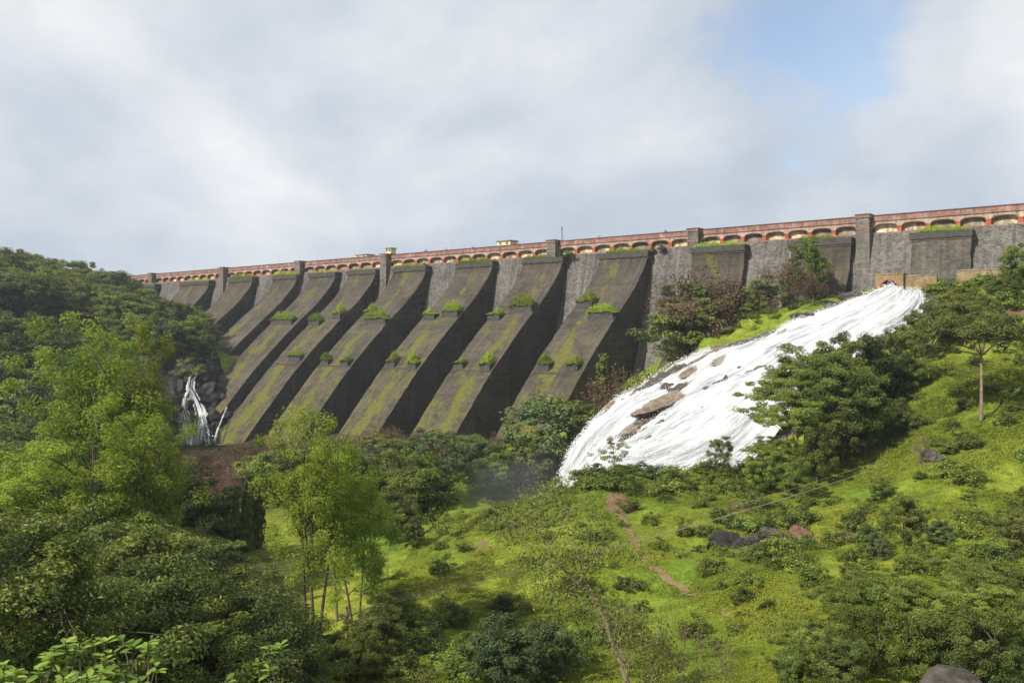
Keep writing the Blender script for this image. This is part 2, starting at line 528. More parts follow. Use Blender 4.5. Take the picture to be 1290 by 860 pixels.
def mat_ground():
    m, nd, lk, out = new_mat('hillside_ground')
    g = nd.new('ShaderNodeNewGeometry')
    pos = g.outputs['Position']
    n_big = noise_n(nd, lk, pos, 0.055, 5, 0.6)
    n_mid = noise_n(nd, lk, pos, 0.45, 6, 0.65)
    n_fin = noise_n(nd, lk, pos, 2.6, 5, 0.7)
    mixn = math_n(nd, lk, 'ADD', math_n(nd, lk, 'MULTIPLY', n_mid, 0.55), math_n(nd, lk, 'MULTIPLY', n_fin, 0.45))
    r = ramp(nd, [(0.30, (0.045, 0.070, 0.011)), (0.44, (0.110, 0.155, 0.017)), (0.57, (0.205, 0.255, 0.026)), (0.74, (0.28, 0.300, 0.050))])
    lk.new(mixn, r.inputs[0])
    r2 = ramp(nd, [(0.36, (0.72, 0.86, 0.80)), (0.64, (1.25, 1.08, 1.05))])
    lk.new(n_big, r2.inputs[0])
    c = mixrgb(nd, lk, 1.0, r.outputs[0], r2.outputs[0], 'MULTIPLY')
    soil = ramp(nd, [(0.3, (0.10, 0.062, 0.036)), (0.7, (0.23, 0.145, 0.085))])
    lk.new(n_fin, soil.inputs[0])
    d = nd.new('ShaderNodeAttribute')
    d.attribute_name = 'soil'
    ds = math_n(nd, lk, 'ADD', d.outputs['Fac'], math_n(nd, lk, 'MULTIPLY', math_n(nd, lk, 'SUBTRACT', mixn, 0.5), 1.5))
    rd = ramp(nd, [(0.42, 0.0), (0.62, 1.0)])
    lk.new(ds, rd.inputs[0])
    c = mixrgb(nd, lk, rd.outputs[0], c, soil.outputs[0])
    w = nd.new('ShaderNodeAttribute')
    w.attribute_name = 'rocky'
    rock = ramp(nd, [(0.3, (0.03, 0.027, 0.024)), (0.7, (0.13, 0.11, 0.09))])
    lk.new(mixn, rock.inputs[0])
    rw = math_n(nd, lk, 'ADD', w.outputs['Fac'], math_n(nd, lk, 'MULTIPLY', math_n(nd, lk, 'SUBTRACT', mixn, 0.5), 1.6))
    rr = ramp(nd, [(0.42, 0.0), (0.60, 1.0)])
    lk.new(rw, rr.inputs[0])
    c = mixrgb(nd, lk, rr.outputs[0], c, rock.outputs[0])
    sh = nd.new('ShaderNodeAttribute')
    sh.attribute_name = 'litter'
    lit = ramp(nd, [(0.3, (0.022, 0.026, 0.010)), (0.7, (0.06, 0.055, 0.025))])
    lk.new(mixn, lit.inputs[0])
    c = mixrgb(nd, lk, sh.outputs['Fac'], c, lit.outputs[0])
    principled(nd, lk, out, c, 0.95, 0.1, mixn, 0.9, 0.35)
    return m


M['ground'] = mat_ground()


def mat_path():
    m, nd, lk, out = new_mat('path_soil')
    g = nd.new('ShaderNodeNewGeometry')
    n1 = noise_n(nd, lk, g.outputs['Position'], 1.6, 6, 0.7)
    n0 = noise_n(nd, lk, g.outputs['Position'], 0.35, 4, 0.6)
    r = ramp(nd, [(0.3, (0.13, 0.095, 0.042)), (0.7, (0.23, 0.16, 0.08))])
    lk.new(n1, r.inputs[0])
    c = r.outputs[0]
    principled(nd, lk, out, c, 0.95, 0.1, n1, 0.6, 0.1)
    return m


M['path'] = mat_path()


def mat_water(name, thin_amt=1.0, bed=(0.20, 0.165, 0.12), lacy=False):
    """white water: foam, with thin streaks where the rock shows through; uv in metres (across, along)"""
    m, nd, lk, out = new_mat(name)
    uv = nd.new('ShaderNodeUVMap')
    uv.uv_map = 'uv'
    a = nd.new('ShaderNodeAttribute')
    a.attribute_name = 'thin'
    n1 = noise_n(nd, lk, mapping(nd, lk, uv.outputs[0], (1.9, 0.11, 1)), 1.0, 8, 0.7, 0.25)
    n2 = noise_n(nd, lk, mapping(nd, lk, uv.outputs[0], (0.35, 0.035, 1), (9, 3, 0)), 1.0, 5, 0.6, 0.3)
    s = math_n(nd, lk, 'ADD', math_n(nd, lk, 'MULTIPLY', n1, 0.6), math_n(nd, lk, 'MULTIPLY', n2, 0.4))
    foam = ramp(nd, [(0.34, (0.18, 0.195, 0.205)), (0.43, (0.36, 0.375, 0.39)), (0.50, (0.56, 0.575, 0.585)), (0.58, (0.84, 0.84, 0.84))])
    lk.new(s, foam.inputs[0])
    t = math_n(nd, lk, 'ADD', math_n(nd, lk, 'MULTIPLY', a.outputs['Fac'], 0.55 * thin_amt), math_n(nd, lk, 'SUBTRACT', 0.5, n1))
    rt = ramp(nd, [(0.20, 0.0), (0.36, 1.0)])
    lk.new(t, rt.inputs[0])
    c = mixrgb(nd, lk, math_n(nd, lk, 'MULTIPLY', rt.outputs[0], 0.8), foam.outputs[0], bed)
    p = principled(nd, lk, out, c, 0.6, 0.2, s, 1.0, 0.9)
    if lacy:
        tr = nd.new('ShaderNodeBsdfTransparent')
        mx = nd.new('ShaderNodeMixShader')
        lk.new(rt.outputs[0], mx.inputs[0])
        lk.new(p.outputs[0], mx.inputs[1])
        lk.new(tr.outputs[0], mx.inputs[2])
        lk.new(mx.outputs[0], out.inputs[0])
    return m


M['water'] = mat_water('white_water')
M['foam'] = mat_simple('foam_drops', (0.70, 0.71, 0.72), (0.85, 0.85, 0.85), 1.0, 0.6, 0.2, 0.0)
M['cascade'] = mat_water('cascade_water', 0.8, (0.03, 0.028, 0.026), True)


def mat_reservoir():
    m, nd, lk, out = new_mat('reservoir_water')
    g = nd.new('ShaderNodeNewGeometry')
    n1 = noise_n(nd, lk, g.outputs['Position'], 0.8, 4)
    principled(nd, lk, out, (0.03, 0.05, 0.05), 0.08, 0.5, n1, 0.2, 0.1)
    return m


M['reservoir'] = mat_reservoir()

# ------------------------------------------------------------------ dam frame
TH = math.atan(1390.0 / F)
U = Vector((-math.sin(TH), math.cos(TH), 0))            # along the crest, away from the camera
ND = Vector((-math.cos(TH), -math.sin(TH), 0))          # downstream
Y0 = 303600.0 / 1835.0
P0 = Vector((445 * Y0 / F, Y0, 0))
DAM_RZ = math.atan2(-U.y, -U.x)


def dam_pt(t, p, z):
    v = P0 + U * t + ND * p
    return Vector((v.x, v.y, z))


def dam_t(px, p=0.0):
    r = ((px - CX) / F)
    b = P0 + ND * p
    return (b.x - r * b.y) / (r * U.y - U.x)


# ------------------------------------------------------------------ terrain
EDGE_L = [(1112, 362, 156), (1060, 380, 154), (985, 408, 150), (930, 427, 147), (880, 440, 143), (820, 465, 138), (770, 500, 131), (735, 540, 125), (712, 580, 120), (698, 630, 116)]
EDGE_R = [(1160, 366, 151), (1160, 388, 143), (1110, 432, 132), (1050, 482, 124), (990, 532, 116), (940, 577, 110), (880, 594, 106), (820, 607, 104), (770, 618, 103), (722, 645, 103)]
eL = np.array([at(*p) for p in EDGE_L])
eR = np.array([at(*p) for p in EDGE_R])

ctrl = []


def c_px(*pts):
    for p in pts:
        ctrl.append(tuple(at(*p)))


def c_xyz(*pts):
    ctrl.extend(pts)


for i in range(len(eL)):
    for w in (0.0, 0.25, 0.5, 0.75, 1.0):
        q = eL[i] * (1 - w) + eR[i] * w
        ctrl.append((q[0], q[1], q[2] - 0.7 + 2.6 * w * (1 - w) * min(1, i / 2)))
for i in range(2, len(eL)):                      # the far rim drops into the gorge
    o = (eL[i] - eR[i]) * np.array([1, 1, 0])
    o /= np.linalg.norm(o)
    far_bank = i < 6
    for dist, dz in (((3.5, 0.3), (7.0, -2.5), (12.0, -7.0)) if far_bank else ((1.5, -1.8), (4.0, -5.0), (9.0, -9.0))):
        q = eL[i] + o * dist
        ctrl.append((q[0], q[1], max(-25.5, q[2] + dz * (0.3 if i < 4 else 1.0))))
# right hillside
c_px((700, 860, 48), (600, 860, 46), (800, 750, 62), (650, 760, 61), (800, 650, 84), (700, 650, 84), (740, 606, 95), (820, 600, 97), (900, 594, 98), (950, 600, 95),
     (590, 655, 86), (545, 690, 75), (520, 740, 64), (500, 830, 50), (880, 690, 73), (970, 797, 53), (1050, 640, 82), (960, 660, 79), (1000, 700, 68), (1250, 640, 72), (1200, 590, 82),
     (1120, 600, 88), (1100, 560, 97), (1250, 520, 94), (1290, 480, 99), (1200, 450, 112), (1130, 480, 110), (1270, 380, 131), (1290, 350, 143), (1215, 365, 146),
     (1180, 372, 146), (1200, 400, 130), (1290, 700, 58), (1290, 860, 41), (1100, 860, 42), (900, 860, 44), (1150, 740, 52), (1060, 735, 58), (1290, 430, 115))
c_xyz((110, 150, 16), (120, 110, 6), (110, 70, -4), (90, 40, -9), (130, 170, 18), (75, 163, 9.2), (92, 152, 9.5), (60, 160, 7.5), (50, 162, 4.5), (42, 160, 1.8))
# grass bank between the falls and the wall
c_px((1040, 372, 160), (980, 396, 158), (930, 412, 155), (890, 424, 151))
c_xyz((36, 176, -3), (22, 172, -11), (10, 165, -17), (5, 155, -20), (48, 178, 3), (18, 185, -13), (0, 140, -24))
# gorge below the buttresses
c_px((615, 640, 128), (575, 628, 132), (690, 600, 128), (660, 590, 140), (700, 560, 150), (600, 570, 165), (500, 560, 185), (420, 555, 195), (340, 562, 205), (300, 558, 210))
c_xyz((-3, 108, -24), (-8, 98, -23), (-15, 90, -23), (-30, 100, -23.5), (-60, 105, -24), (-60, 150, -25.5), (-30, 140, -25.5), (-90, 140, -24), (-20, 195, -25), (10, 180, -22))
c_px((330, 690, 92), (310, 680, 96))
# left bank cascade and left abutment
c_px((285, 512, 229), (275, 468, 238), (290, 455, 245), (295, 440, 258), (284, 418, 274), (245, 392, 290), (232, 462, 236), (243, 492, 232), (250, 522, 228), (262, 556, 223), (215, 520, 226), (225, 556, 220), (200, 500, 224))
c_xyz((-175, 330, 15), (-150, 325, 13), (-200, 300, 18), (-190, 260, 15), (-160, 250, 9), (-135, 245, 3), (-150, 215, 2), (-120, 220, -6), (-180, 215, 8), (-140, 180, -8), (-110, 180, -16), (-170, 180, 0),
      (-120, 140, -18), (-180, 130, -8), (-90, 100, -22), (-130, 90, -14), (-60, 70, -21), (-90, 60, -17), (-230, 200, 14), (-260, 300, 28))
# near left and camera ledge
c_xyz((-35, 55, -20), (-20, 60, -20.5), (-12, 55, -20.5), (-15, 45, -19.5), (-35, 40, -17.5), (-50, 40, -15), (-8, 38, -18), (0, 30, -15), (-15, 25, -14), (-30, 22, -13), (15, 28, -14), (30, 25, -13.5),
      (0, 15, -9.5), (-12, 12, -8), (12, 14, -9.5), (25, 10, -8), (0, 8, -5.5), (-5, 6.5, -4.2), (0, 4, -2.6), (0, 0, -1.8), (-8, 2, -2.2), (8, 2, -2.2), (0, -20, -1.0), (-40, 0, -4), (40, 0, -4), (-40, -30, 0), (40, -30, 0))
# behind the crest
c_xyz((60, 230, 2), (-60, 330, 2), (-150, 400, 4), (140, 220, 14), (160, 180, 22), (200, 100, 15), (-300, 400, 20), (0, 420, 0))
ctrl = np.array(ctrl, float)


def rbf_fit(P):
    d = np.linalg.norm(P[:, None, :2] - P[None, :, :2], axis=2)
    n = len(P)
    A = np.zeros((n + 3, n + 3))
    A[:n, :n] = -d - np.eye(n) * 0.5
    A[:n, n] = 1
    A[:n, n + 1:] = P[:, :2]
    A[n:, :n] = A[:n, n:].T
    b = np.concatenate([P[:, 2], [0, 0, 0]])
    return np.linalg.lstsq(A, b, rcond=None)[0]


W = rbf_fit(ctrl)


def rbf_eval(X, Y):
    q = np.stack([X.ravel(), Y.ravel()], 1)
    out = np.empty(len(q))
    for i in range(0, len(q), 20000):
        s = q[i:i + 20000]
        d = np.linalg.norm(s[:, None] - ctrl[None, :, :2], axis=2)
        out[i:i + 20000] = -d @ W[:-3] + W[-3] + s @ W[-2:]
    return out.reshape(X.shape)


def lattice(lo, hi, f0, f1, fine, grow=1.22):
    a = list(np.arange(f0, f1 + 1e-6, fine))
    s, x = fine, a[-1]
    while x < hi:
        s *= grow
        x += s
        a.append(x)
    s, x = fine, a[0]
    left = []
    while x > lo:
        s *= grow
        x -= s
        left.append(x)
    return np.array(left[::-1] + a)


GX = lattice(-3500, 3500, -60, 85, 0.9, 1.07)
GY = lattice(-800, 4500, 36, 165, 0.9, 1.07)


def vnoise(X, Y, scale, seed):
    """smooth value noise on arrays"""
    r = np.random.default_rng(seed)
    tab = r.random((256, 256))
    x, y = X / scale, Y / scale
    xi, yi = np.floor(x).astype(int), np.floor(y).astype(int)
    fx, fy = x - xi, y - yi
    fx, fy = fx * fx * (3 - 2 * fx), fy * fy * (3 - 2 * fy)
    g = lambda a, b: tab[a % 256, b % 256]
    return (g(xi, yi) * (1 - fx) + g(xi + 1, yi) * fx) * (1 - fy) + (g(xi, yi + 1) * (1 - fx) + g(xi + 1, yi + 1) * fx) * fy - 0.5


XX, YY = np.meshgrid(GX, GY)
cxn, cyn = np.clip(XX, -280, 200), np.clip(YY, -40, 430)
ZZ = rbf_eval(cxn, cyn)
outd = np.hypot(XX - cxn, YY - cyn)
ZZ = ZZ * np.exp(-outd / 300) + (-6 + 16 * vnoise(XX, YY, 400, 3)) * (1 - np.exp(-outd / 300))
rough_amp = np.clip((np.hypot(XX, YY) - 10) / 40, 0.1, 1)
ZZ += rough_amp * (1.5 * vnoise(XX, YY, 9, 11) + 0.7 * vnoise(XX, YY, 3.5, 12) + 0.28 * vnoise(XX, YY, 1.6, 13))


def ground_z(x, y):
    i = int(np.clip(np.searchsorted(GX, x) - 1, 0, len(GX) - 2))
    j = int(np.clip(np.searchsorted(GY, y) - 1, 0, len(GY) - 2))
    fx = (x - GX[i]) / (GX[i + 1] - GX[i])
    fy = (y - GY[j]) / (GY[j + 1] - GY[j])
    return (ZZ[j, i] * (1 - fx) + ZZ[j, i + 1] * fx) * (1 - fy) + (ZZ[j + 1, i] * (1 - fx) + ZZ[j + 1, i + 1] * fx) * fy


def hit(px, py, y0=8.0, y1=420.0):
    """where the ray through a photo pixel first meets the ground"""
    Y = y0
    while Y < y1:
        q = at(px, py, Y)
        if ground_z(q.x, q.y) >= q.z:
            return Vector((q.x, q.y, ground_z(q.x, q.y)))
        Y *= 1.004
    return None


# keep the ground under the white water
def seg_param(X, Y):
    best = np.full(X.shape, 1e9)
    zb = np.zeros(X.shape)
    for i in range(0, 46):
        s = i / 45 * (len(eL) - 1)
        k = min(int(s), len(eL) - 2)
        fr = s - k
        l = eL[k] * (1 - fr) + eL[k + 1] * fr
        r = eR[k] * (1 - fr) + eR[k + 1] * fr
        for w in np.linspace(0, 1, 15):
            q = l * (1 - w) + r * w
            d = (X - q[0]) ** 2 + (Y - q[1]) ** 2
            msk = d < best
            best[msk] = d[msk]
            zb[msk] = q[2]
    return np.sqrt(best), zb


wd = np.full(XX.shape, 1e9)
jj = (GY > 90) & (GY < 175)
ii = (GX > -10) & (GX < 95)
sub = np.ix_(jj, ii)
wdist, wz = seg_param(XX[sub], YY[sub])
wd[sub] = wdist
Zs = ZZ[sub]
kk = np.clip(1 - wdist / 3.0, 0, 1)
ZZ[sub] = Zs * (1 - kk) + np.minimum(Zs, wz - 0.5) * kk
# beyond the far rim the rock falls away into the gorge
Xs, Ys, Zs = XX[sub], YY[sub], ZZ[sub]
for i in range(4, len(eL) - 1):
    for fr in np.linspace(0, 1, 6):
        e = eL[i] * (1 - fr) + eL[i + 1] * fr
        o = (eL[i] - eR[i])[:2]
        o = o / np.linalg.norm(o)
        du, dv = (Xs - e[0]) * o[0] + (Ys - e[1]) * o[1], -(Xs - e[0]) * o[1] + (Ys - e[1]) * o[0]
        bank = max(0.0, 3.6 - (i + fr - 4) * 1.7)
        near = (np.abs(dv) < 3.0) & (du > 0) & (du < 22)
        lim = np.maximum(-25.5, e[2] - 0.5 - np.maximum(0, du - bank) * 1.25)
        Zs = np.where(near, np.minimum(Zs, lim), Zs)
ZZ[sub] = Zs
soil = np.zeros(XX.shape)
rocky = np.clip(1.05 - wd / 2.6, 0, 1)
litter = np.zeros(XX.shape)


def paint(arr, px, py, rpx, amt, squash=1.0):
    h = hit(px, py)
    if h is None:
        return
    r = rpx / F * h.y
    d = np.hypot((XX - h.x), (YY - h.y) * squash)
    arr += amt * np.exp(-(d / max(r, 0.6)) ** 2)


for p in ((775, 637, 20), (790, 640, 14), (605, 688, 16), (650, 668, 12), (700, 690, 10), (1060, 682, 24), (1085, 678, 16), (1000, 672, 20), (615, 712, 10), (665, 765, 9), (640, 770, 7), (930, 600, 14), (1245, 380, 26), (1270, 388, 20)):
    paint(soil, p[0], p[1], p[2], 0.75, 0.45)
for p in ((245, 500, 22), (250, 530, 25), (235, 480, 18), (270, 500, 14), (225, 530, 22), (265, 545, 18)):
    paint(rocky, p[0], p[1], p[2], 1.0, 0.6)
for p in ((1175, 385, 22), (1150, 400, 18), (960, 690, 22), (930, 690, 18)):
    paint(rocky, p[0], p[1], p[2], 0.6, 0.5)
# leaf litter under the woods
lw = np.clip((-14 - XX) / 8, 0, 1) * np.clip((YY - 15) / 10, 0, 1)
clear = np.exp(-(((XX + 30) / 9) ** 2 + ((YY - 106) / 20) ** 2)) * 1.4 + np.exp(-(((XX - 3) / 22) ** 2 + ((YY - 135) / 10) ** 2))
litter = np.clip(lw - clear, 0, 1)
for q in ((25, 412), (45, 415), (110, 430), (275, 470)):
    paint(litter, q[0], q[1], 22, -1.0, 0.4)
litter = np.clip(litter, 0, 1)

nxg, nyg = len(GX), len(GY)
idx = np.arange(nxg * nyg).reshape(nyg, nxg)
quads = np.stack([idx[:-1, :-1], idx[:-1, 1:], idx[1:, 1:], idx[1:, :-1]], -1).reshape(-1, 4)
me = mesh_np('ground', np.stack([XX.ravel(), YY.ravel(), ZZ.ravel()], 1), quads.ravel(), np.full(len(quads), 4), True,
             {'soil': soil.ravel(), 'rocky': rocky.ravel(), 'litter': litter.ravel()})
ground = link('ground', me, None, M['ground'])
tag(ground, 'green hillside and gorge floor in front of the dam', 'hillside', kind='structure')

# reservoir behind the dam
mb = MB()
mb.add([tuple(dam_pt(-160, -9, 16)), tuple(dam_pt(420, -9, 16)), tuple(dam_pt(420, -900, 16)), tuple(dam_pt(-160, -900, 16))], [(0, 1, 2, 3)])
tag(mb.build('reservoir', M['reservoir']), 'still water held behind the dam crest', 'water', kind='structure')

# footpath on the hillside
pp = [(772, 640), (792, 668), (806, 695), (818, 712), (836, 727), (862, 742), (895, 761), (925, 777), (950, 789), (972, 798), (992, 806)]
hp = [hit(*p) for p in pp]
V, UVp, Fp = [], [], []
k = 0
dense = []
for a, b in zip(hp[:-1], hp[1:]):
    for s in range(14):
        dense.append(a.lerp(b, s / 14))
for i in range(len(dense) - 1):
    d = (dense[i + 1] - dense[i])
    sd = Vector((-d.y, d.x, 0)).normalized()
    for w in range(7):
        q = dense[i] + sd * ((w / 6 - 0.5) * (0.62 + 0.5 * mnoise.noise((i * 0.13, 2.0, 0)) + 0.35 * mnoise.noise((i * 0.7, w, 0))) * min(1, i / 10, (len(dense) - 1 - i) / 10) + 0.35 * mnoise.noise((i * 0.12, 0.2, 7.0)))
        V.append((q.x, q.y, ground_z(q.x, q.y) + 0.09))
        UVp.append((w / 6, i * 0.5))
nrow = len(dense) - 1
for i in range(nrow - 1):
    for w in range(6):
        Fp.append((i * 7 + w, i * 7 + w + 1, (i + 1) * 7 + w + 1, (i + 1) * 7 + w))
mb = MB()
mb.add(V, Fp, UVp)
tag(mb.build('path', M['path'], None, True), 'worn reddish dirt footpath down the grassy slope', 'path', kind='structure')

# ------------------------------------------------------------------ dam
dam = empty('dam', P0, DAM_RZ)
tag(dam, 'long dark stone dam with sloping buttresses and a red arcaded parapet', 'dam')
# local axes: x = -t (towards the near end), y = -p (upstream), z up


def prof_interp(tab):
    zs = np.array([a for a, b in tab])[::-1]
    ps = np.array([b for a, b in tab])[::-1]
    return lambda z: float(np.interp(z, zs, ps))


def smooth_prof(tab):
    f = prof_interp(tab)
    return lambda z: sum(f(z + d) for d in (-1.6, -0.8, 0, 0.8, 1.6)) / 5


WALL = smooth_prof([(30, 0.0), (19, 0.15), (12.7, 1.7), (5, 3.9), (-5, 7.6), (-15, 12), (-40, 22)])
BUTT = smooth_prof([(30, 2.4), (17, 2.4), (14, 4.5), (9, 9.2), (4, 15.6), (-3, 23.8), (-10, 31.2), (-20, 40.5), (-40, 58)])
BUTT_K = smooth_prof([(30, 2.2), (14, 2.6), (12, 3.2), (7, 6.6), (0, 12), (-40, 46)])
BUTT_L = smooth_prof([(30, 2.2), (12, 2.7), (6, 3.4), (-10, 6), (-40, 14)])
T_MIN, T_MAX = -75.0, 345.0

# main wall, one straight run of masonry
mb = MB()
zs = np.linspace(19.0, -34, 28)
ts = np.linspace(T_MIN, T_MAX, 106)
V, UVw, Fw = [], [], []
for z in zs:
    for t in ts:
        V.append((-t, -WALL(z) + 0.10 * mnoise.noise((t * 0.3, z * 0.3, 1.0)), z))
        UVw.append((-t, -z))
nt_ = len(ts)
for j in range(len(zs) - 1):
    for i in range(nt_ - 1):
        Fw.append((j * nt_ + i, (j + 1) * nt_ + i, (j + 1) * nt_ + i + 1, j * nt_ + i + 1)[::-1])
mb.add(V, Fw, UVw)
mb.box(-T_MAX, -T_MIN, 1.2, 7.0, -34, 21.3)
mb.build('main_wall', M['masonry_wall'], dam, True)

BUTTS = [(275, 250.3, BUTT), (233.5, 215.6, BUTT), (204.0, 190.9, BUTT), (180.0, 168.2, BUTT), (162.2, 150.2, BUTT), (144.5, 133.0, BUTT), (125.8, 113.3, BUTT), (102.1, 90.1, BUTT),
         (80.3, 68.5, BUTT), (58.1, 45.7, BUTT), (34.9, 23.2, BUTT_K), (13.4, 2.0, BUTT_K), (-8.8, -18.6, BUTT_L), (-38, -49, BUTT_L)]


def edge_j(z, k, first, last):
    """worn arrises: the corner stones stand a little in or out"""
    if not (first or last):
        return 0.0
    return 0.16 * mnoise.noise((z * 0.9, k * 2.7, 4.0 if first else 9.0)) + 0.08 * mnoise.noise((z * 2.9, k, 1.0 if first else 6.0))


def buttress(tl, tr, prof, k):
    mb = MB()
    x0, x1 = -tl, -tr
    zs = np.concatenate([np.linspace(17.2, -10, 50), np.linspace(-10.6, -36, 40)])
    nx = 9
    V, UVb, Fb, A = [], [], [], []
    v = 0
    for j, z in enumerate(zs):
        if j:
            v += math.hypot(zs[j - 1] - z, prof(zs[j - 1]) - prof(z))
        for i in range(nx):
            x = x0 + (x1 - x0) * i / (nx - 1) + edge_j(z, k, i == 0, i == nx - 1)
            d = 0.10 * mnoise.noise((x * 0.35, z * 0.35, k * 3.1)) + 0.05 * mnoise.noise((x * 1.1, z * 1.1, k))
            V.append((x, -prof(z) + d, z))
            UVb.append((x - x0, v))
            A.append(1.0)
    for j in range(len(zs) - 1):
        for i in range(nx - 1):
            Fb.append((j * nx + i, j * nx + i + 1, (j + 1) * nx + i + 1, (j + 1) * nx + i)[::-1])
    mb.add(V, Fb, UVb, A)
    for x, sgn, i in ((x0, 1, 0), (x1, -1, nx - 1)):     # flanks
        V, UVb, Fb, A = [], [], [], []
        for j, z in enumerate(zs):
            xe = x + edge_j(z, k, sgn > 0, sgn < 0)
            yf = -prof(z) + 0.10 * mnoise.noise((xe * 0.35, z * 0.35, k * 3.1)) + 0.05 * mnoise.noise((xe * 1.1, z * 1.1, k))
            for q in range(6):
                y = yf + (1.0 - yf) * q / 5
                V.append((x + edge_j(z, k, sgn > 0, sgn < 0) * (1 - q / 5), y, z))
                UVb.append((y + 40, -z))
                A.append(0.0)
        for j in range(len(zs) - 1):
            for q in range(5):
                f = (j * 6 + q, j * 6 + q + 1, (j + 1) * 6 + q + 1, (j + 1) * 6 + q)
                Fb.append(f if sgn > 0 else f[::-1])
        mb.add(V, Fb, UVb, A)
    o = mb.build('buttress', M['masonry_plain' if prof is BUTT_L else 'masonry_buttress'], dam, True)
    o.data.polygons.foreach_set('use_smooth', [False] * len(o.data.polygons))
    c = MB()
    c.box(x0 - 0.25, x1 + 0.3, -3.0, 0.8, 17.25, 18.45)
    c.build('cap', M['cap_stone'], o)
    c = MB()
    c.box(x0 - 0.1, x1 + 0.12, -2.72, 0.8, 16.95, 17.25)
    c.build('ledge', M['ledge_stone'], o)
    return o


butt_objs = [buttress(*b, i) for i, b in enumerate(BUTTS)]

# planters (boxes on the slope) and the grass growing out of them
# (buttress index, fraction from its near edge: start, end, top level)
PLANT = [(4, 0.15, 0.95, 4.2), (5, 0.02, 0.30, 5.6), (5, 0.55, 0.95, 3.8), (6, 0.02, 0.62, 4.0), (6, 0.62, 0.88, 6.0), (7, 0.04, 0.46, 5.6), (7, 0.62, 0.92, 5.0),
         (8, 0.03, 0.58, 6.4), (8, 0.68, 0.98, 4.6), (9, 0.02, 0.52, 4.6), (9, 0.60, 0.92, 7.0),
         (5, 0.10, 0.52, -5.6), (6, 0.08, 0.30, -6.6), (6, 0.70, 0.92, -6.4), (7, 0.08, 0.28, -6.6), (7, 0.68, 0.90, -6.4), (8, 0.06, 0.30, -6.4), (8, 0.72, 0.92, -6.2), (9, 0.10, 0.30, -6.0), (9, 0.66, 0.88, -6.0)]
planter_spots = []
for (bi, f0, f1, zt) in PLANT:
    tl, tr, prof = BUTTS[bi]
    w = tl - tr
    xa, xb = -(tr + f1 * w), -(tr + f0 * w)
    yb, yf = -prof(zt) + 0.4, -prof(zt - 1.5)
    m_ = MB()
    m_.box(xa, xb, yf - 0.05, yb, zt - 1.55, zt)
    m_.box(xa - 0.08, xb + 0.08, yf - 0.12, yf + 0.1, zt - 0.18, zt + 0.06)
    m_.build('planter', M['cap_stone'], butt_objs[bi])
    planter_spots.append((bi, xa, xb, (yf + yb) / 2 - 0.1, zt, abs(yb - yf)))
for bi in (5, 6, 7, 8, 9):
    tl, tr, prof = BUTTS[bi]
    m_ = MB()
    zt = -7.9
    m_.box(-tl + 0.3, -tr - 0.2 - (3.0 if bi % 2 else 0.0), -prof(zt) - 0.22, -prof(zt) + 0.5, zt - 0.16, zt + 0.12)
    m_.build('ledge', M['cap_stone'], butt_objs[bi])

# pilasters on the crest
PIL = [255.8, 210.0, 169.2, 130.9, 72.6, 35.2, 0.0, -37.0]
PW = 2.5
for i, t in enumerate(PIL):
    m_ = MB()
    m_.box(-t - PW / 2, -t + PW / 2, -1.75, 0.9, 4.0, 19.9)
    m_.box(-t - PW / 2 + 0.05, -t + PW / 2 - 0.05, -1.68, 0.9, 20.15, 22.1)
    o = m_.build('pilaster', M['masonry_pier'], dam)
    m_ = MB()
    m_.box(-t - PW / 2 - 0.05, -t + PW / 2 + 0.05, -1.82, 0.9, 19.9, 20.15)
    m_.build('band', M['red_paint'], o)
    m_ = MB()
    m_.box(-t - PW / 2 - 0.06, -t + PW / 2 + 0.06, -1.84, 0.9, 22.1, 22.62)
    m_.build('capping', M['red_paint'], o)
    m_ = MB()
    m_.box(-t - PW / 2 - 0.18, -t + PW / 2 + 0.18, -1.95, 0.9, 22.62, 22.8)
    m_.build('coping', M['coping'], o)

# arcaded parapet between the pilasters
ZB, ZS, ZC, ZT = 19.25, 20.25, 20.78, 21.4


def arch_meshes(w):
    pw = 0.78
    ow = w - pw
    n = 12
    a = MB()
    V, Fc = [], []
    xs = [-ow / 2 + ow * i / n for i in range(n + 1)]
    za = [ZS + (ZC - ZS) * math.sqrt(max(0, 1 - (2 * x / ow) ** 2)) for x in xs]
    for x, z in zip(xs, za):
        V += [(x, -0.05, z), (x, -0.05, ZT), (x, 0.95, z)]
    for i in range(n):
        b = i * 3
        Fc += [(b, b + 3, b + 4, b + 1), (b, b + 2, b + 5, b + 3)]
    a.add(V, Fc)
    a.box(-w / 2, -ow / 2, -0.05, 0.95, ZS, ZT)
    a.box(ow / 2, w / 2, -0.05, 0.95, ZS, ZT)
    r = MB()
    V, Fc = [], []
    for x, z in zip(xs, za):
        V += [(x, -0.13, z - 0.02), (x * 1.0, -0.13, z + 0.17), (x, 0.0, z - 0.02), (x, 0.0, z + 0.17)]
    for i in range(n):
        b = i * 4
        Fc += [(b, b + 4, b + 5, b + 1), (b, b + 2, b + 6, b + 4), (b + 1, b + 5, b + 7, b + 3)]
    r.add(V, Fc)
    p = MB()
    p.box(-w / 2 - pw / 2, -w / 2 + pw / 2, -0.16, 0.95, ZB, ZS - 0.12)
    p.box(-w / 2 - pw / 2 - 0.08, -w / 2 + pw / 2 + 0.08, -0.22, 0.95, ZS - 0.12, ZS + 0.03)
    b = MB()
    b.box(-ow / 2, ow / 2, 0.70, 0.94, ZB, ZC - 0.02)
    return a.mesh('arch', M['cream_band']), r.mesh('arch_ring', M['coping']), p.mesh('pier', M['pier_red']), b.mesh('niche_panel', M['niche'])


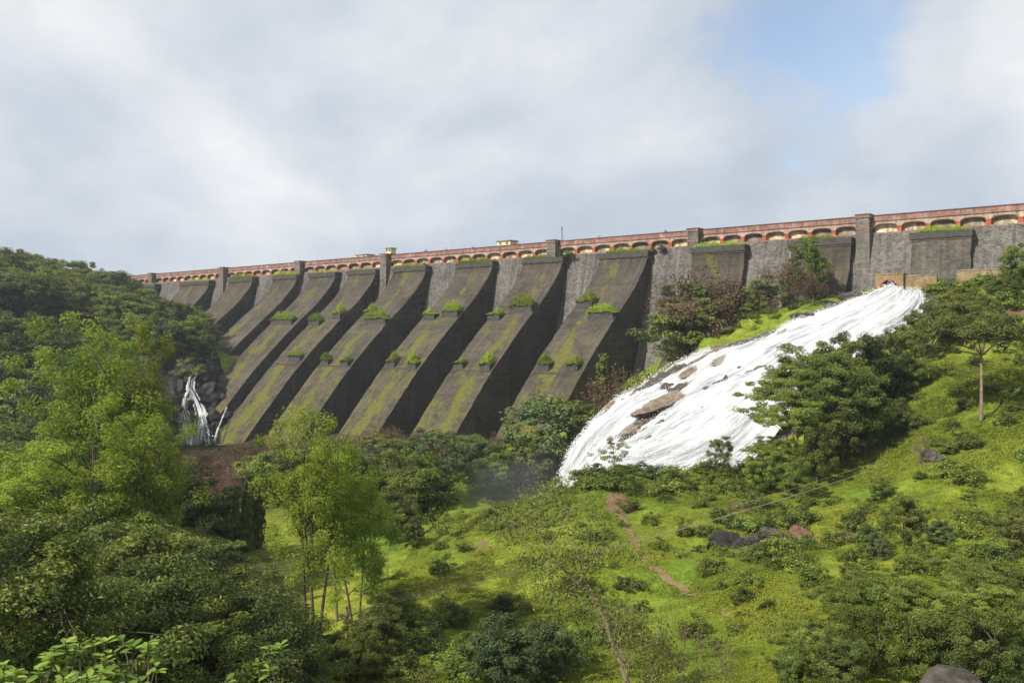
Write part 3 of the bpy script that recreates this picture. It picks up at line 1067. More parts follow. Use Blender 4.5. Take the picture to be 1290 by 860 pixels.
bounds = [T_MAX] + PIL + [T_MIN]
cache = {}
for bi in range(len(bounds) - 1):
    tl = bounds[bi] - (PW / 2 if bi else 0)
    tr = bounds[bi + 1] + (PW / 2 if bi < len(bounds) - 2 else 0)
    L = tl - tr
    n = max(1, round(L / 4.95))
    w = L / n
    key = round(w, 3)
    if key not in cache:
        cache[key] = arch_meshes(w)
    am, rm_, pm, nm = cache[key]
    for i in range(n):
        x = -tl + (i + 0.5) * w
        a = link('arch', am, dam)
        a.location = (x, 0, 0)
        for nme, ms in (('arch_ring', rm_), ('niche_panel', nm)):
            c = link(nme, ms, a)
        if i:
            link('pier', pm, a)
    m_ = MB()
    m_.box(-tl, -tr, -0.20, 0.9, 19.0, ZB)
    m_.build('string_course', M['red_paint'], dam)
    m_ = MB()
    m_.box(-tl, -tr, -0.24, 0.9, ZT, ZT + 0.16)
    for i in range(int(L / 5.0) + 1):
        xq = -tl + i * 5.0
        m_.box(xq, min(xq + 0.22, -tr), -0.15, 0.0, ZT + 0.16, 22.45)
    m_.box(-tl, -tr, -0.08, 0.5, ZT + 0.16, 22.45)
    o = m_.build('parapet', M['red_paint'], dam)
    m_ = MB()
    m_.box(-tl, -tr, -0.22, 0.62, 22.45, 22.6)
    m_.build('coping', M['coping'], o)

# sluice portal and the low yellow walls beside it
tp = dam_t(1120, 7.0)
por = empty('sluice_portal', dam_pt(tp, 7.0, 0), DAM_RZ)
tag(por, 'yellow stone sluice portal with brick arch above the white water', 'portal')
m_ = MB()
n = 14
V, Fc = [], []
for i in range(n + 1):
    x = -1.5 + 3.0 * i / n
    za = 8.3 + math.sqrt(max(0, 1.5 ** 2 - x * x))
    V += [(x, 0, za), (x, 0, 10.75), (x, 3.5, za)]
for i in range(n):
    b = i * 3
    Fc += [(b, b + 3, b + 4, b + 1), (b, b + 2, b + 5, b + 3)]
m_.add(V, Fc)
m_.box(-2.4, -1.5, 0, 3.5, 4, 10.75)
m_.box(1.5, 2.4, 0, 3.5, 4, 10.75)
m_.box(-2.5, 2.5, -0.1, 3.5, 10.75, 10.95)
m_.build('portal_wall', M['yellow_plaster'], por)
m_ = MB()
V, Fc = [], []
for i in range(n + 1):
    an = math.pi * i / n
    V += [(-math.cos(an) * 1.5, -0.12, 8.3 + math.sin(an) * 1.5), (-math.cos(an) * 1.9, -0.12, 8.3 + math.sin(an) * 1.9), (-math.cos(an) * 1.9, 0, 8.3 + math.sin(an) * 1.9), (-math.cos(an) * 1.5, 0.3, 8.3 + math.sin(an) * 1.5)]
for i in range(n):
    b = i * 4
    Fc += [(b, b + 4, b + 5, b + 1), (b + 1, b + 5, b + 6, b + 2), (b, b + 3, b + 7, b + 4)]
m_.add(V, Fc)
m_.build('arch_ring', M['brick_ring'], por)
m_ = MB()
m_.box(-1.5, 1.5, 3.2, 3.4, 4, 10)
m_.build('tunnel_dark_panel', M['dark_void'], por)  # black panel standing in for the darkness inside the tunnel
for (xa, xb, zt, p, lab) in ((1137, 1180, 10.6, 6.2, 'low yellow stone wall joining the sluice portal'), (1205, 1262, 11.2, 5.5, 'low yellowish retaining wall half hidden by bushes under the dam')):
    ta, tb = dam_t(xa, p), dam_t(xb, p)
    r = empty('retaining_wall', dam_pt((ta + tb) / 2, p, 0), DAM_RZ)
    tag(r, lab, 'wall')
    hl = (ta - tb) / 2
    m_ = MB()
    m_.box(-hl, hl, 0, 0.7, 3, zt - 0.2)
    m_.build('wall_body', M['yellow_plaster'], r)
    m_ = MB()
    m_.box(-hl - 0.08, hl + 0.08, -0.08, 0.78, zt - 0.2, zt)
    m_.build('coping', M['ledge_stone'], r)


# huts on the crest
def hut(px, wid, zt, depth, p, lab, zbase=21.35, tank=False):
    t = dam_t(px, p)
    r = empty('hut', dam_pt(t, p, zbase), DAM_RZ)
    tag(r, lab, 'hut')
    h = zt - zbase
    m_ = MB()
    m_.box(-wid / 2, wid / 2, 0, depth, 0, h - 0.2)
    wv_ = m_.build('wall', M['yellow_paint'], r)
    m_ = MB()
    m_.box(-wid / 2 - 0.25, wid / 2 + 0.25, -0.25, depth + 0.25, h - 0.2, h)
    m_.build('roof', M['ledge_stone'], r)
    for s in (-0.25, 0.25):
        m_ = MB()
        m_.box(s * wid - 0.3, s * wid + 0.3, -0.04, 0.02, h - 1.05, h - 0.45)
        m_.build('window', M['metal_dark'], r)
    return r


hut(634.5, 4.4, 24.3, 3.0, -3.2, 'small flat-roofed yellow hut alone on the crest')
hut(489, 2.2, 24.5, 2.0, 0.6, 'tiny yellow cabin on top of a stone pilaster', 22.8)
hut(455, 5.0, 23.8, 3.0, -3.4, 'low cream hut on the crest beside the cabin-topped pilaster')

# lamp posts along the crest
lamp_px = [(191, 2.3, 0), (245, 2.3, 0), (351, 2.6, 0), (399, 2.0, 0), (465, 2.2, 0), (508, 2.4, 0), (569, 2.4, 0), (791, 2.7, 0), (876, 2.4, 0), (977, 2.6, 0), (1090, 2.4, 0), (1221, 2.7, 0)]
for (px, h, k) in lamp_px:
    t = dam_t(px, -0.9)
    r = empty('lamp_post', dam_pt(t, -0.9, 21.3), DAM_RZ)
    tag(r, 'thin grey lamp post standing on the dam crest', 'lamp post', 'lamp posts along the crest')
    H = 1.3 + h
    m_ = MB()
    m_.tube([(0, 0, 0), (0, 0, H)], 0.032, 0.028, 6)
    m_.build('post', M['metal_grey'], r)
    m_ = MB()
    m_.tube([(0, 0, H - 0.1), (0.3, 0.15, H + 0.08), (0.6, 0.3, H + 0.1)], 0.025, 0.025, 5)
    m_.build('arm', M['metal_grey'], r)
    m_ = MB()
    m_.tube([(0.55, 0.27, H + 0.1), (0.85, 0.42, H + 0.1)], 0.06, 0.04, 6)
    m_.build('lamp_head', M['metal_grey'], r)
t = dam_t(708, -1.0)
r = empty('mast', dam_pt(t, -1.0, 21.3), DAM_RZ)
tag(r, 'tall dark mast with a thick top beside a crest pilaster', 'mast')
m_ = MB(); m_.tube([(0, 0, 0), (0, 0, 4.6)], 0.10, 0.08, 6); m_.build('post', M['metal_dark'], r)
m_ = MB(); m_.tube([(0, 0, 3.9), (0, 0, 4.3), (0, 0, 4.8)], 0.17, 0.10, 6); m_.build('mast_head', M['metal_dark'], r)
m_ = MB(); m_.tube([(0.02, 0, 3.6), (0.9, 0.3, 0.2)], 0.03, 0.03, 5); m_.build('stay', M['metal_dark'], r)
# lamp on the grass below the left buttresses
h = hit(267, 474)
if h:
    r = empty('lamp_post', h)
    tag(r, 'thin grey lamp post on the grass below the buttresses', 'lamp post')
    m_ = MB(); m_.tube([(0, 0, -0.3), (0, 0, 6.0)], 0.08, 0.06, 6); m_.build('post', M['metal_grey'], r)
    m_ = MB(); m_.tube([(0, 0, 5.95), (0.7, 0, 6.1)], 0.10, 0.07, 6); m_.build('lamp_head', M['metal_grey'], r)


# ------------------------------------------------------------------ the falls
def leaf_arrays(C, Nrm, size, aspect, r, droop=0.0):
    """rhombic leaves at centres C with normals Nrm; returns V, quads"""
    n = len(C)
    Nrm = Nrm / np.maximum(np.linalg.norm(Nrm, axis=1, keepdims=True), 1e-6)
    a = r.normal(size=(n, 3))
    a[:, 2] -= droop
    a -= Nrm * (a * Nrm).sum(1, keepdims=True)
    a /= np.maximum(np.linalg.norm(a, axis=1, keepdims=True), 1e-6)
    b = np.cross(Nrm, a)
    L = (size * r.uniform(0.65, 1.35, n))[:, None]
    Wd = L * aspect
    fold = Nrm * L * 0.10
    V = np.stack([C - a * L * 0.5, C + b * Wd * 0.5 + fold, C + a * L * 0.5, C - b * Wd * 0.5 + fold], 1)
    return V.reshape(-1, 3)


def water_sheet():
    ns, nw = 210, 130
    P = np.empty((ns, nw, 3))
    TH_ = np.zeros((ns, nw))
    rocks_px = [(935, 428, 7), (905, 436, 9), (885, 450, 9), (868, 468, 8), (852, 488, 12), (835, 505, 17), (812, 525, 15), (795, 542, 11), (960, 424, 6), (760, 497, 6), (745, 515, 5), (800, 480, 5), (905, 452, 7), (985, 418, 5)]
    for i in range(ns):
        s = i / (ns - 1) * (len(eL) - 1)
        # catmull-rom through the edge curves
        k = min(int(s), len(eL) - 2)
        fr = s - k

        def cr(E):
            p0, p1, p2, p3 = E[max(k - 1, 0)], E[k], E[k + 1], E[min(k + 2, len(E) - 1)]
            return 0.5 * ((2 * p1) + (p2 - p0) * fr + (2 * p0 - 5 * p1 + 4 * p2 - p3) * fr ** 2 + (3 * p1 - p0 - 3 * p2 + p3) * fr ** 3)
        l, r = cr(eL), cr(eR)
        w = np.linspace(0, 1, nw)[:, None]
        q = l * (1 - w) + r * w
        edge = 0.9 * vnoise(np.full(nw, i * 0.35), np.zeros(nw), 3.0, 21)
        q[:, 2] += (2.6 * w * (1 - w))[:, 0] * min(1, s / 2)
        # ragged edges
        rim = np.clip(1 - w[:, 0] * 9, 0, 1) + np.clip(1 - (1 - w[:, 0]) * 9, 0, 1)
        q[:, 2] -= rim * (0.7 + edge)
        q[:, 1] += rim * edge * 1.2
        P[i] = q
    along = np.cumsum(np.r_[0, np.linalg.norm(np.diff(P[:, nw // 2], axis=0), axis=1)])
    A, Bc = np.meshgrid(along, np.linspace(0, 24, nw), indexing='ij')
    lump = 1.3 * vnoise(Bc + 0.2 * A, A * 0.5, 5.5, 30) + 1.1 * vnoise(Bc + 0.12 * A, A * 0.16, 3.2, 31) + 0.8 * vnoise(Bc + 0.1 * A, A * 0.10, 1.3, 32) + 0.5 * vnoise(Bc + 0.15 * A, A * 0.12, 0.6, 33) + 0.22 * vnoise(Bc, A * 0.35, 0.5, 34)
    P[:, :, 2] += lump * 0.95
    Xp = (P[:, :, 0] / P[:, :, 1]) * F + CX
    Yp = HY - P[:, :, 2] / P[:, :, 1] * F
    for (px, py, rp) in rocks_px:
        i, j = np.unravel_index(np.argmin(np.hypot(Xp - px, Yp - py)), Xp.shape)
        d = np.hypot((A - A[i, j]) / 3.2, (Bc - Bc[i, j]) - 0.05 * (A - A[i, j])) / (rp * 0.075)
        TH_ = np.maximum(TH_, np.clip(1.5 - d, 0, 1))
    P[:, :, 2] -= np.clip(TH_ - 0.25, 0, 1) * 0.9
    TH_ += 0.13 * np.clip(1 - np.abs(np.linspace(0, 1, nw)[None] - 0.16) / 0.22, 0, 1)
    ix = np.arange(ns * nw).reshape(ns, nw)
    qd = np.stack([ix[:-1, :-1], ix[1:, :-1], ix[1:, 1:], ix[:-1, 1:]], -1).reshape(-1, 4)
    me = mesh_np('waterfall', P.reshape(-1, 3), qd.ravel(), np.full(len(qd), 4), True, {'thin': np.clip(TH_, 0, 1.3).ravel()}, np.stack([Bc.ravel(), A.ravel()], 1))
    # flying drops over the sheet and its rims
    r = np.random.default_rng(77)
    n = 26000
    fi = r.integers(0, ns, n)
    w = r.random(n)
    edge = r.random(n)
    w = np.where(edge < 0.35, w * 0.05, np.where(edge < 0.6, 1 - w * 0.06, w))
    fj = np.clip((w * nw).astype(int), 0, nw - 1)
    C = P[fi, fj] + r.normal(size=(n, 3)) * np.array([0.28, 0.28, 0.16]) + np.array([0, 0, 0.2])
    C[:, 2] += np.where(r.random(n) < 0.1, r.random(n) * 0.7, 0)
    V = leaf_arrays(C, r.normal(size=(n, 3)), 0.17, 0.55, r)
    sp = mesh_np('spray', V, np.arange(4 * n), np.full(n, 4))
    return link('waterfall', me, None, M['water']), P, link('spray', sp, None, M['foam'])


fall, WP, spray = water_sheet()
tag(spray, 'white drops flying over the falls', 'spray', kind='stuff')
tag(fall, 'broad white sheet of falling water spreading over a rock dome', 'waterfall', kind='structure')


def rock_mesh(name, size, mat, seed, sub=3, rough=0.35, flat=1.0):
    import bmesh
    bm = bmesh.new()
    bmesh.ops.create_icosphere(bm, subdivisions=sub, radius=1.0)
    for v in bm.verts:
        d = v.co.copy()
        k = 1 + rough * mnoise.noise(d * 1.3 + Vector((seed * 7.3, 0, 0))) + rough * 0.5 * mnoise.noise(d * 3.1 + Vector((0, seed * 3.1, 0))) + rough * 0.3 * abs(mnoise.noise(d * 5 + Vector((0, 0, seed)))) - rough * 0.25 * abs(mnoise.noise(d * 10 + Vector((seed, 0, seed))))
        v.co = Vector((d.x * size[0], d.y * size[1], d.z * size[2])) * k
    me = bpy.data.meshes.new(name)
    bm.to_mesh(me)
    bm.free()
    me.polygons.foreach_set('use_smooth', [False] * len(me.polygons))
    me.materials.append(mat)
    return me


def water_point(px, py):
    X = (WP[:, :, 0] / WP[:, :, 1]) * F + CX
    Yp = HY - WP[:, :, 2] / WP[:, :, 1] * F
    d = np.hypot(X - px, Yp - py)
    i, j = np.unravel_index(np.argmin(d), d.shape)
    fl = WP[min(i + 6, len(WP) - 1), j] - WP[max(i - 6, 0), j]
    return Vector(WP[i, j]), Vector(fl)


for k, (px, py, lx, ly, lab) in enumerate(((830, 506, 5.6, 2.5, 'largest bare brown rock bulging out of the white water'), (866, 470, 3.4, 0.7, 'narrow brown rock rib just upstream of the largest bare rock'), (903, 437, 3.2, 0.55, 'slim brown rock rib near the top of the falls'),
                                           (797, 540, 2.4, 1.4, 'brown rock below the largest bare rock with water round it'), (755, 500, 2.2, 0.6, 'thin dark rock rib at the far rim of the falls'))):
    c, fl = water_point(px, py)
    o = link('rock', rock_mesh('rock', (lx * 1.15, ly, 0.62), M['rock_brown'], k + 3, 4, 0.35))
    o.location = c + Vector((0, 0, -0.15))
    yaw = math.atan2(fl.y, fl.x)
    pit = -math.atan2(fl.z, math.hypot(fl.x, fl.y))
    o.rotation_euler = (0, pit, yaw)
    tag(o, lab, 'rock', 'rocks in the falls')
# dark rock shelf along the far rim
for k, (px, py, s) in enumerate(((1075, 372, 1.3), (1045, 384, 1.3), (1010, 396, 1.0), (1174, 378, 0.9), (1178, 392, 1.3), (1166, 404, 1.2), (1186, 382, 1.0))):
    i = np.argmin([abs(a[0] - px) for a in (EDGE_L if px < 1120 else EDGE_R)])
    Yd = (EDGE_L if px < 1120 else EDGE_R)[i][2] + (2.0 if px < 1120 else -0.5)
    p = at(px, py, Yd)
    o = link('rock', rock_mesh('rock', (s * 1.9, s * 1.2, s * 0.75), M['rock'], 20 + k, 3, 0.45))
    o.location = (p.x, p.y, p.z - 0.3)
    o.rotation_euler = (0, 0, DAM_RZ + 0.5 * math.sin(k * 3))
    tag(o, 'dark rock on the far rim of the white falls' if px < 1120 else 'dark rock on the bank beside the head of the falls', 'rock', 'rim rocks of the falls' if px < 1120 else 'rocks beside the head of the falls')


# small cascades on the far bank
def ribbon(name, pts, w0, w1, lab, seed):
    P = [at(*p) for p in pts]
    ns = 40
    V, UVr, Fr = [], [], []
    nw = 7
    acc = 0
    for i in range(ns):
        s = i / (ns - 1) * (len(P) - 1)
        k = min(int(s), len(P) - 2)
        c = P[k].lerp(P[k + 1], s - k)
        w = w0 + (w1 - w0) * i / (ns - 1)
        w *= 1 + 1.3 * mnoise.noise((i * 0.45, seed, 0))
        for j in range(nw):
            a = j / (nw - 1) - 0.5
            q = c + Vector((a * w, -0.5 * (1 - (2 * a) ** 2) + 0.25 * mnoise.noise((i * 0.5, j * 1.3, seed)), 0.15 * mnoise.noise((i * 0.9, j, seed + 5))))
            V.append(q)
            UVr.append((a * w * 1.5 + seed * 5, i * 0.5))
    for i in range(ns - 1):
        for j in range(nw - 1):
            Fr.append((i * nw + j, (i + 1) * nw + j, (i + 1) * nw + j + 1, i * nw + j + 1))
    me = mesh_np(name, np.array(V), np.array(Fr).ravel(), np.full(len(Fr), 4), True, {'thin': np.full(len(V), 0.62)}, np.array(UVr))
    o = link(name, me, None, M['cascade'])
    tag(o, lab, 'waterfall', 'small cascades on the far bank')
    return o


ribbon('cascade', [(243, 463, 231), (245, 470, 230), (241, 478, 229), (240, 490, 227), (246, 502, 226), (252, 515, 225), (254, 524, 224), (251, 540, 222), (248, 560, 220)], 1.6, 3.4, 'main thin cascade stepping down dark rocks on the wooded bank', 1)
ribbon('cascade', [(254, 522, 224), (258, 535, 222), (262, 547, 221), (264, 562, 219)], 1.2, 2.6, 'side strand forking off the main thin cascade', 2)
ribbon('cascade', [(240, 488, 227), (234, 500, 226), (232, 512, 225), (238, 530, 223), (239, 560, 219)], 0.9, 2.2, 'strand swinging wide of the main thin cascade over a ledge', 6)
ribbon('cascade', [(229, 520, 224), (231, 535, 222), (233, 560, 220)], 1.5, 3.0, 'short broken cascade strand on dark rock beside the main one', 3)
ribbon('cascade', [(213, 510, 223), (212, 525, 222), (211, 550, 220)], 0.6, 1.0, 'faint narrow cascade strand nearest the yellow-green trees', 4)
ribbon('cascade', [(286, 512, 224), (279, 530, 219), (273, 545, 216), (269, 562, 213)], 0.3, 0.8, 'slanting water strand at the foot of a buttress', 5)
for k, (px, py, Y, s) in enumerate(((232, 470, 233, 3.4), (258, 478, 233, 3.2), (222, 500, 229, 3.6), (262, 500, 231, 3.2), (235, 512, 228, 2.8), (245, 540, 226, 3.0), (222, 540, 224, 3.4), (268, 530, 226, 3.0), (205, 525, 226, 3.4), (275, 505, 232, 2.6), (262, 465, 237, 2.8))):
    p = at(px, py, Y)
    o = link('rock', rock_mesh('rock', (s * 1.2, s * 1.0, s * 1.15), M['rock_wet_shade'], 50 + k, 3, 0.5))
    o.location = p + Vector((0, 1.0, 0))
    tag(o, 'dark wet rock beside the small cascades', 'rock', 'wet rocks around the small cascades')

# big boulder at the near edge and the small cliff on the slope
h = at(1196, 858, 33)
o = link('boulder', rock_mesh('boulder', (1.25, 1.1, 0.95), M['rock'], 77, 4, 0.3))
o.location = (h.x, h.y, h.z - 0.45)
tag(o, 'dark smooth boulder among the foreground trees', 'boulder')
gb = ground_z(h.x, h.y)
o.location.z = max(h.z - 0.45, gb + 0.4) if gb > h.z - 2 else h.z - 0.45
ledge_rock = link('rock', rock_mesh('rock', (2.2, 2.0, max(1.2, (h.z - gb) * 0.55 + 0.6)), M['rock'], 78, 3, 0.3))
ledge_rock.location = (h.x + 0.3, h.y + 0.8, gb + (h.z - gb) * 0.35 - 0.9)
tag(ledge_rock, 'rock mass under the dark smooth boulder', 'rock')
for k, (px, py, sx, sz, mt, lab) in enumerate(((925, 690, 2.3, 1.3, 'rock_wet_shade', 'dark shaded rock at the shrubby end of the small cliff'), (955, 688, 1.9, 1.2, 'rock', 'dark overhanging rock in the middle of the small cliff'), (985, 682, 1.7, 1.1, 'rock', 'grey rock face of the small cliff on the slope'),  # near-black tone of the first rock stands for the shaded hollow
                                              (1018, 678, 1.6, 1.0, 'rock_red', 'reddish brown rock face of the small cliff'), (1060, 680, 1.2, 0.6, 'rock_red', 'small reddish rock patch past the small cliff'), (1090, 676, 0.9, 0.5, 'rock_red', 'smallest reddish rock next to the dark round trees'),
                                              (1185, 580, 1.5, 1.1, 'rock', 'grey rock face in the gully under the wires'))):
    q = hit(px, py)
    o = link('rock', rock_mesh('rock', (sx, 1.2, sz * 0.9), M[mt], 90 + k, 4, 0.75))
    o.location = q + Vector((0, 0.9, -0.45))
    o.rotation_euler = (0, 0, 0.4 * math.sin(k * 2.1))
    tag(o, lab, 'rock', 'rock outcrops on the slope')

# ------------------------------------------------------------------ vegetation generators
UP = Vector((0, 0, 1))


def tube_arrays(branches, sides=5):
    """branches: list of (points, r0, r1) -> V, faces"""
    mb = MB()
    for pts, r0, r1 in branches:
        mb.tube(pts, r0, r1, sides, cap=False)
    return mb


def leaf_mesh(name, V, lv, mat):
    n = len(V) // 4
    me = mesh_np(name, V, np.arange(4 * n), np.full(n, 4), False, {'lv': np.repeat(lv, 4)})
    me.materials.append(mat)
    return me


def wiggle(a, b, n, amp, r, sag=0.0):
    a, b = Vector(a), Vector(b)
    L = (b - a).length
    pts = []
    o1, o2 = Vector(r.normal(size=3)), Vector(r.normal(size=3))
    for i in range(n + 1):
        t = i / n
        p = a.lerp(b, t) + (o1 * math.sin(t * math.pi) + o2 * math.sin(t * 2 * math.pi) * 0.6) * amp * L
        p.z += sag * L * math.sin(t * math.pi)
        pts.append(p)
    return pts


PROTO = {}


def make_tree(key, seed, H, trunk, leafmat, bark='bark', shape='round', rx=0.42, zc=0.62, rz=0.40, nclump=70, nleaf=200, leaf=0.22, clump=0.11, flat=0.6, aspect=0.5,
              droop=0.0, stems=1, r0=0.022, limbs=9, fill=0.35, upbias=0.7, lump=0.35, twig=True):
    """prototype: (trunk mesh, crown mesh), base at the origin, H metres tall"""
    r = np.random.default_rng(seed)
    # clump centres in a lumpy envelope
    cs = []
    tries = 0
    while len(cs) < nclump and tries < nclump * 60:
        tries += 1
        d = r.normal(size=3)
        d /= np.linalg.norm(d)
        rad = r.uniform(fill, 1.0) ** 0.5
        lumpf = 1 + lump * 2 * mnoise.noise(Vector(d) * 1.6 + Vector((seed * 5.1, 0, 0)))
        p = d * rad * lumpf
        if shape == 'umbrella':
            p[2] = abs(p[2]) * 0.75 - 0.1 + 0.25 * r.normal() * (1 - min(1, np.hypot(p[0], p[1])))
        if shape == 'cone':
            zz = (p[2] + 1) / 2
            k = max(0.12, 1.15 - zz)
            p[0] *= k
            p[1] *= k
        if shape == 'dome':
            p[2] = abs(p[2]) * 1.0 - 0.25
        q = np.array([p[0] * rx * H, p[1] * rx * H, zc * H + p[2] * rz * H])
        if q[2] < trunk * H * 0.7 or q[2] > H * 0.99:
            continue
        if cs and np.min(np.linalg.norm(np.array(cs) - q, axis=1)) < clump * H * 0.55:
            continue
        cs.append(q)
    cs = np.array(cs)
    br = []
    tops = []
    for s in range(stems):
        ang = 2 * math.pi * s / stems + r.uniform(0, 1)
        sp = 0.0 if stems == 1 else 0.045 * H
        base = Vector((math.cos(ang) * sp * 0.3, math.sin(ang) * sp * 0.3, -0.25))
        lean = 0.04 * H
        top = Vector((math.cos(ang) * sp * 3 + r.normal() * lean, math.sin(ang) * sp * 3 + r.normal() * lean, min((zc + rz * 0.55) * H, H * 0.9)))
        pts = wiggle(base, top, 9, 0.02, r)
        rr = r0 * H * (1.0 if stems == 1 else 0.72)
        br.append((pts, rr, rr * 0.22))
        tops.append(pts)
    # limbs to clustered clump centres
    limb_ends = cs[r.choice(len(cs), min(limbs, len(cs)), replace=False)]
    limb_pts = []
    for e in limb_ends:
        st = tops[int(r.integers(len(tops)))]
        zt = max(trunk * H, min(e[2] - 0.18 * H, 0.85 * H))
        i0 = min(range(len(st)), key=lambda i: abs(st[i].z - zt))
        i0 = min(max(i0, 1), len(st) - 2)
        pts = wiggle(st[i0], e, 6, 0.05, r, 0.06)
        br.append((pts, r0 * H * 0.42, r0 * H * 0.10))
        limb_pts += pts[1:]
    allp = limb_pts + [p for st in tops for p in st[4:]]
    AP = np.array([tuple(p) for p in allp])
    if twig:
        for c in cs:
            i = int(np.argmin(np.linalg.norm(AP - c, axis=1) + 0.4 * np.maximum(0, AP[:, 2] - c[2])))
            br.append((wiggle(AP[i], c, 3, 0.06, r), r0 * H * 0.12, r0 * H * 0.04))
    tm = tube_arrays(br, 5).mesh(key + '_trunk', M[bark], True)
    # leaves
    C, Nn, LV = [], [], []
    cz = zc * H
    for c in cs:
        n = int(nleaf * r.uniform(0.55, 1.4))
        g = r.normal(size=(n, 3))
        g /= np.linalg.norm(g, axis=1, keepdims=True)
        g *= (r.uniform(0.15, 1.0, (n, 1)) ** 0.55)
        rad = clump * H * r.uniform(0.75, 1.4)
        off = g * rad * np.array([1, 1, flat])
        C.append(c + off)
        out = c - np.array([0, 0, cz * 0.85])
        out = out / (np.linalg.norm(out) + 1e-6)
        Nn.append(g * 0.55 + out * 0.35 + np.array([0, 0, upbias]) + r.normal(size=(n, 3)) * 0.45)
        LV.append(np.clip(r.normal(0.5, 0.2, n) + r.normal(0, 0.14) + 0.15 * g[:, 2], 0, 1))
    C, Nn, LV = np.concatenate(C), np.concatenate(Nn), np.concatenate(LV)
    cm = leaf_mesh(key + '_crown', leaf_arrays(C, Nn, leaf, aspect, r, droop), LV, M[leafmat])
    PROTO[key] = (tm, cm, H)


def make_bare(key, seed, H, mat, leafmat, spread=0.5, stems=4, depth=4, nleaf=2500, leaf=0.16, r0=0.014):
    """dry bush or half-bare tree: dense twigs and few small leaves"""
    r = np.random.default_rng(seed)
    br, tips = [], []

    def grow(p, d, L, rad, k):
        e = p + d * L
        br.append((wiggle(p, e, 2, 0.08, r), rad, rad * 0.6))
        if k == 0:
            tips.append(e)
            return
        for _ in range(3 if k > 1 else 4):
            nd_ = (d + Vector(r.normal(size=3)) * 0.45 + UP * 0.12).normalized()
            grow(e, nd_, L * r.uniform(0.55, 0.85), rad * 0.6, k - 1)
            if k <= 2:
                tips.append(e.lerp(p, 0.3))
    for s in range(stems):
        a = 2 * math.pi * s / stems + r.uniform(0, 0.8)
        d = Vector((math.cos(a) * spread, math.sin(a) * spread, 1)).normalized()
        grow(Vector((math.cos(a) * 0.1, math.sin(a) * 0.1, -0.2)), d, H * 0.33, r0 * H, depth)
    zmax = max(t.z for t in tips)
    mb = tube_arrays(br, 3)
    k = H / zmax
    mb.v = [(x * k, y * k, z * k) for x, y, z in mb.v]
    tm = mb.mesh(key + '_trunk', M[mat], True)
    T = np.array([tuple(t) for t in tips]) * k
    C = T[r.integers(0, len(T), nleaf)] + r.normal(size=(nleaf, 3)) * 0.045 * H
    Nn = r.normal(size=(nleaf, 3)) * 0.8 + np.array([0, 0, 0.5])
    cm = leaf_mesh(key + '_crown', leaf_arrays(C, Nn, leaf, 0.45, r), np.clip(r.normal(0.5, 0.25, nleaf), 0, 1), M[leafmat])
    PROTO[key] = (tm, cm, H)


def make_column(key, seed, H, leafmat):
    """narrow weeping column"""
    r = np.random.default_rng(seed)
    n = 9000
    z = r.uniform(0.06, 1.0, n)
    rad = 0.09 * H * np.sin(np.clip((1.02 - z) * 2.2, 0, math.pi / 2)) * (0.75 + 0.35 * r.random(n))
    an = r.uniform(0, 2 * math.pi, n)
    tier = 0.5 * np.sin(z * 38 + an * 2) * 0.06 * H
    rad = np.maximum(0.02, rad + tier * 0.4)
    C = np.stack([np.cos(an) * rad, np.sin(an) * rad, z * H], 1)
    Nn = np.stack([np.cos(an), np.sin(an), np.full(n, 0.3)], 1) + r.normal(size=(n, 3)) * 0.4
    cm = leaf_mesh(key + '_crown', leaf_arrays(C, Nn, 0.34, 0.35, r, 2.0), np.clip(r.normal(0.5, 0.22, n), 0, 1), M[leafmat])
    tm = tube_arrays([(wiggle((0, 0, -0.2), (0, 0, H * 0.95), 6, 0.005, r), 0.012 * H, 0.003 * H)]).mesh(key + '_trunk', M['bark'], True)
    PROTO[key] = (tm, cm, H)


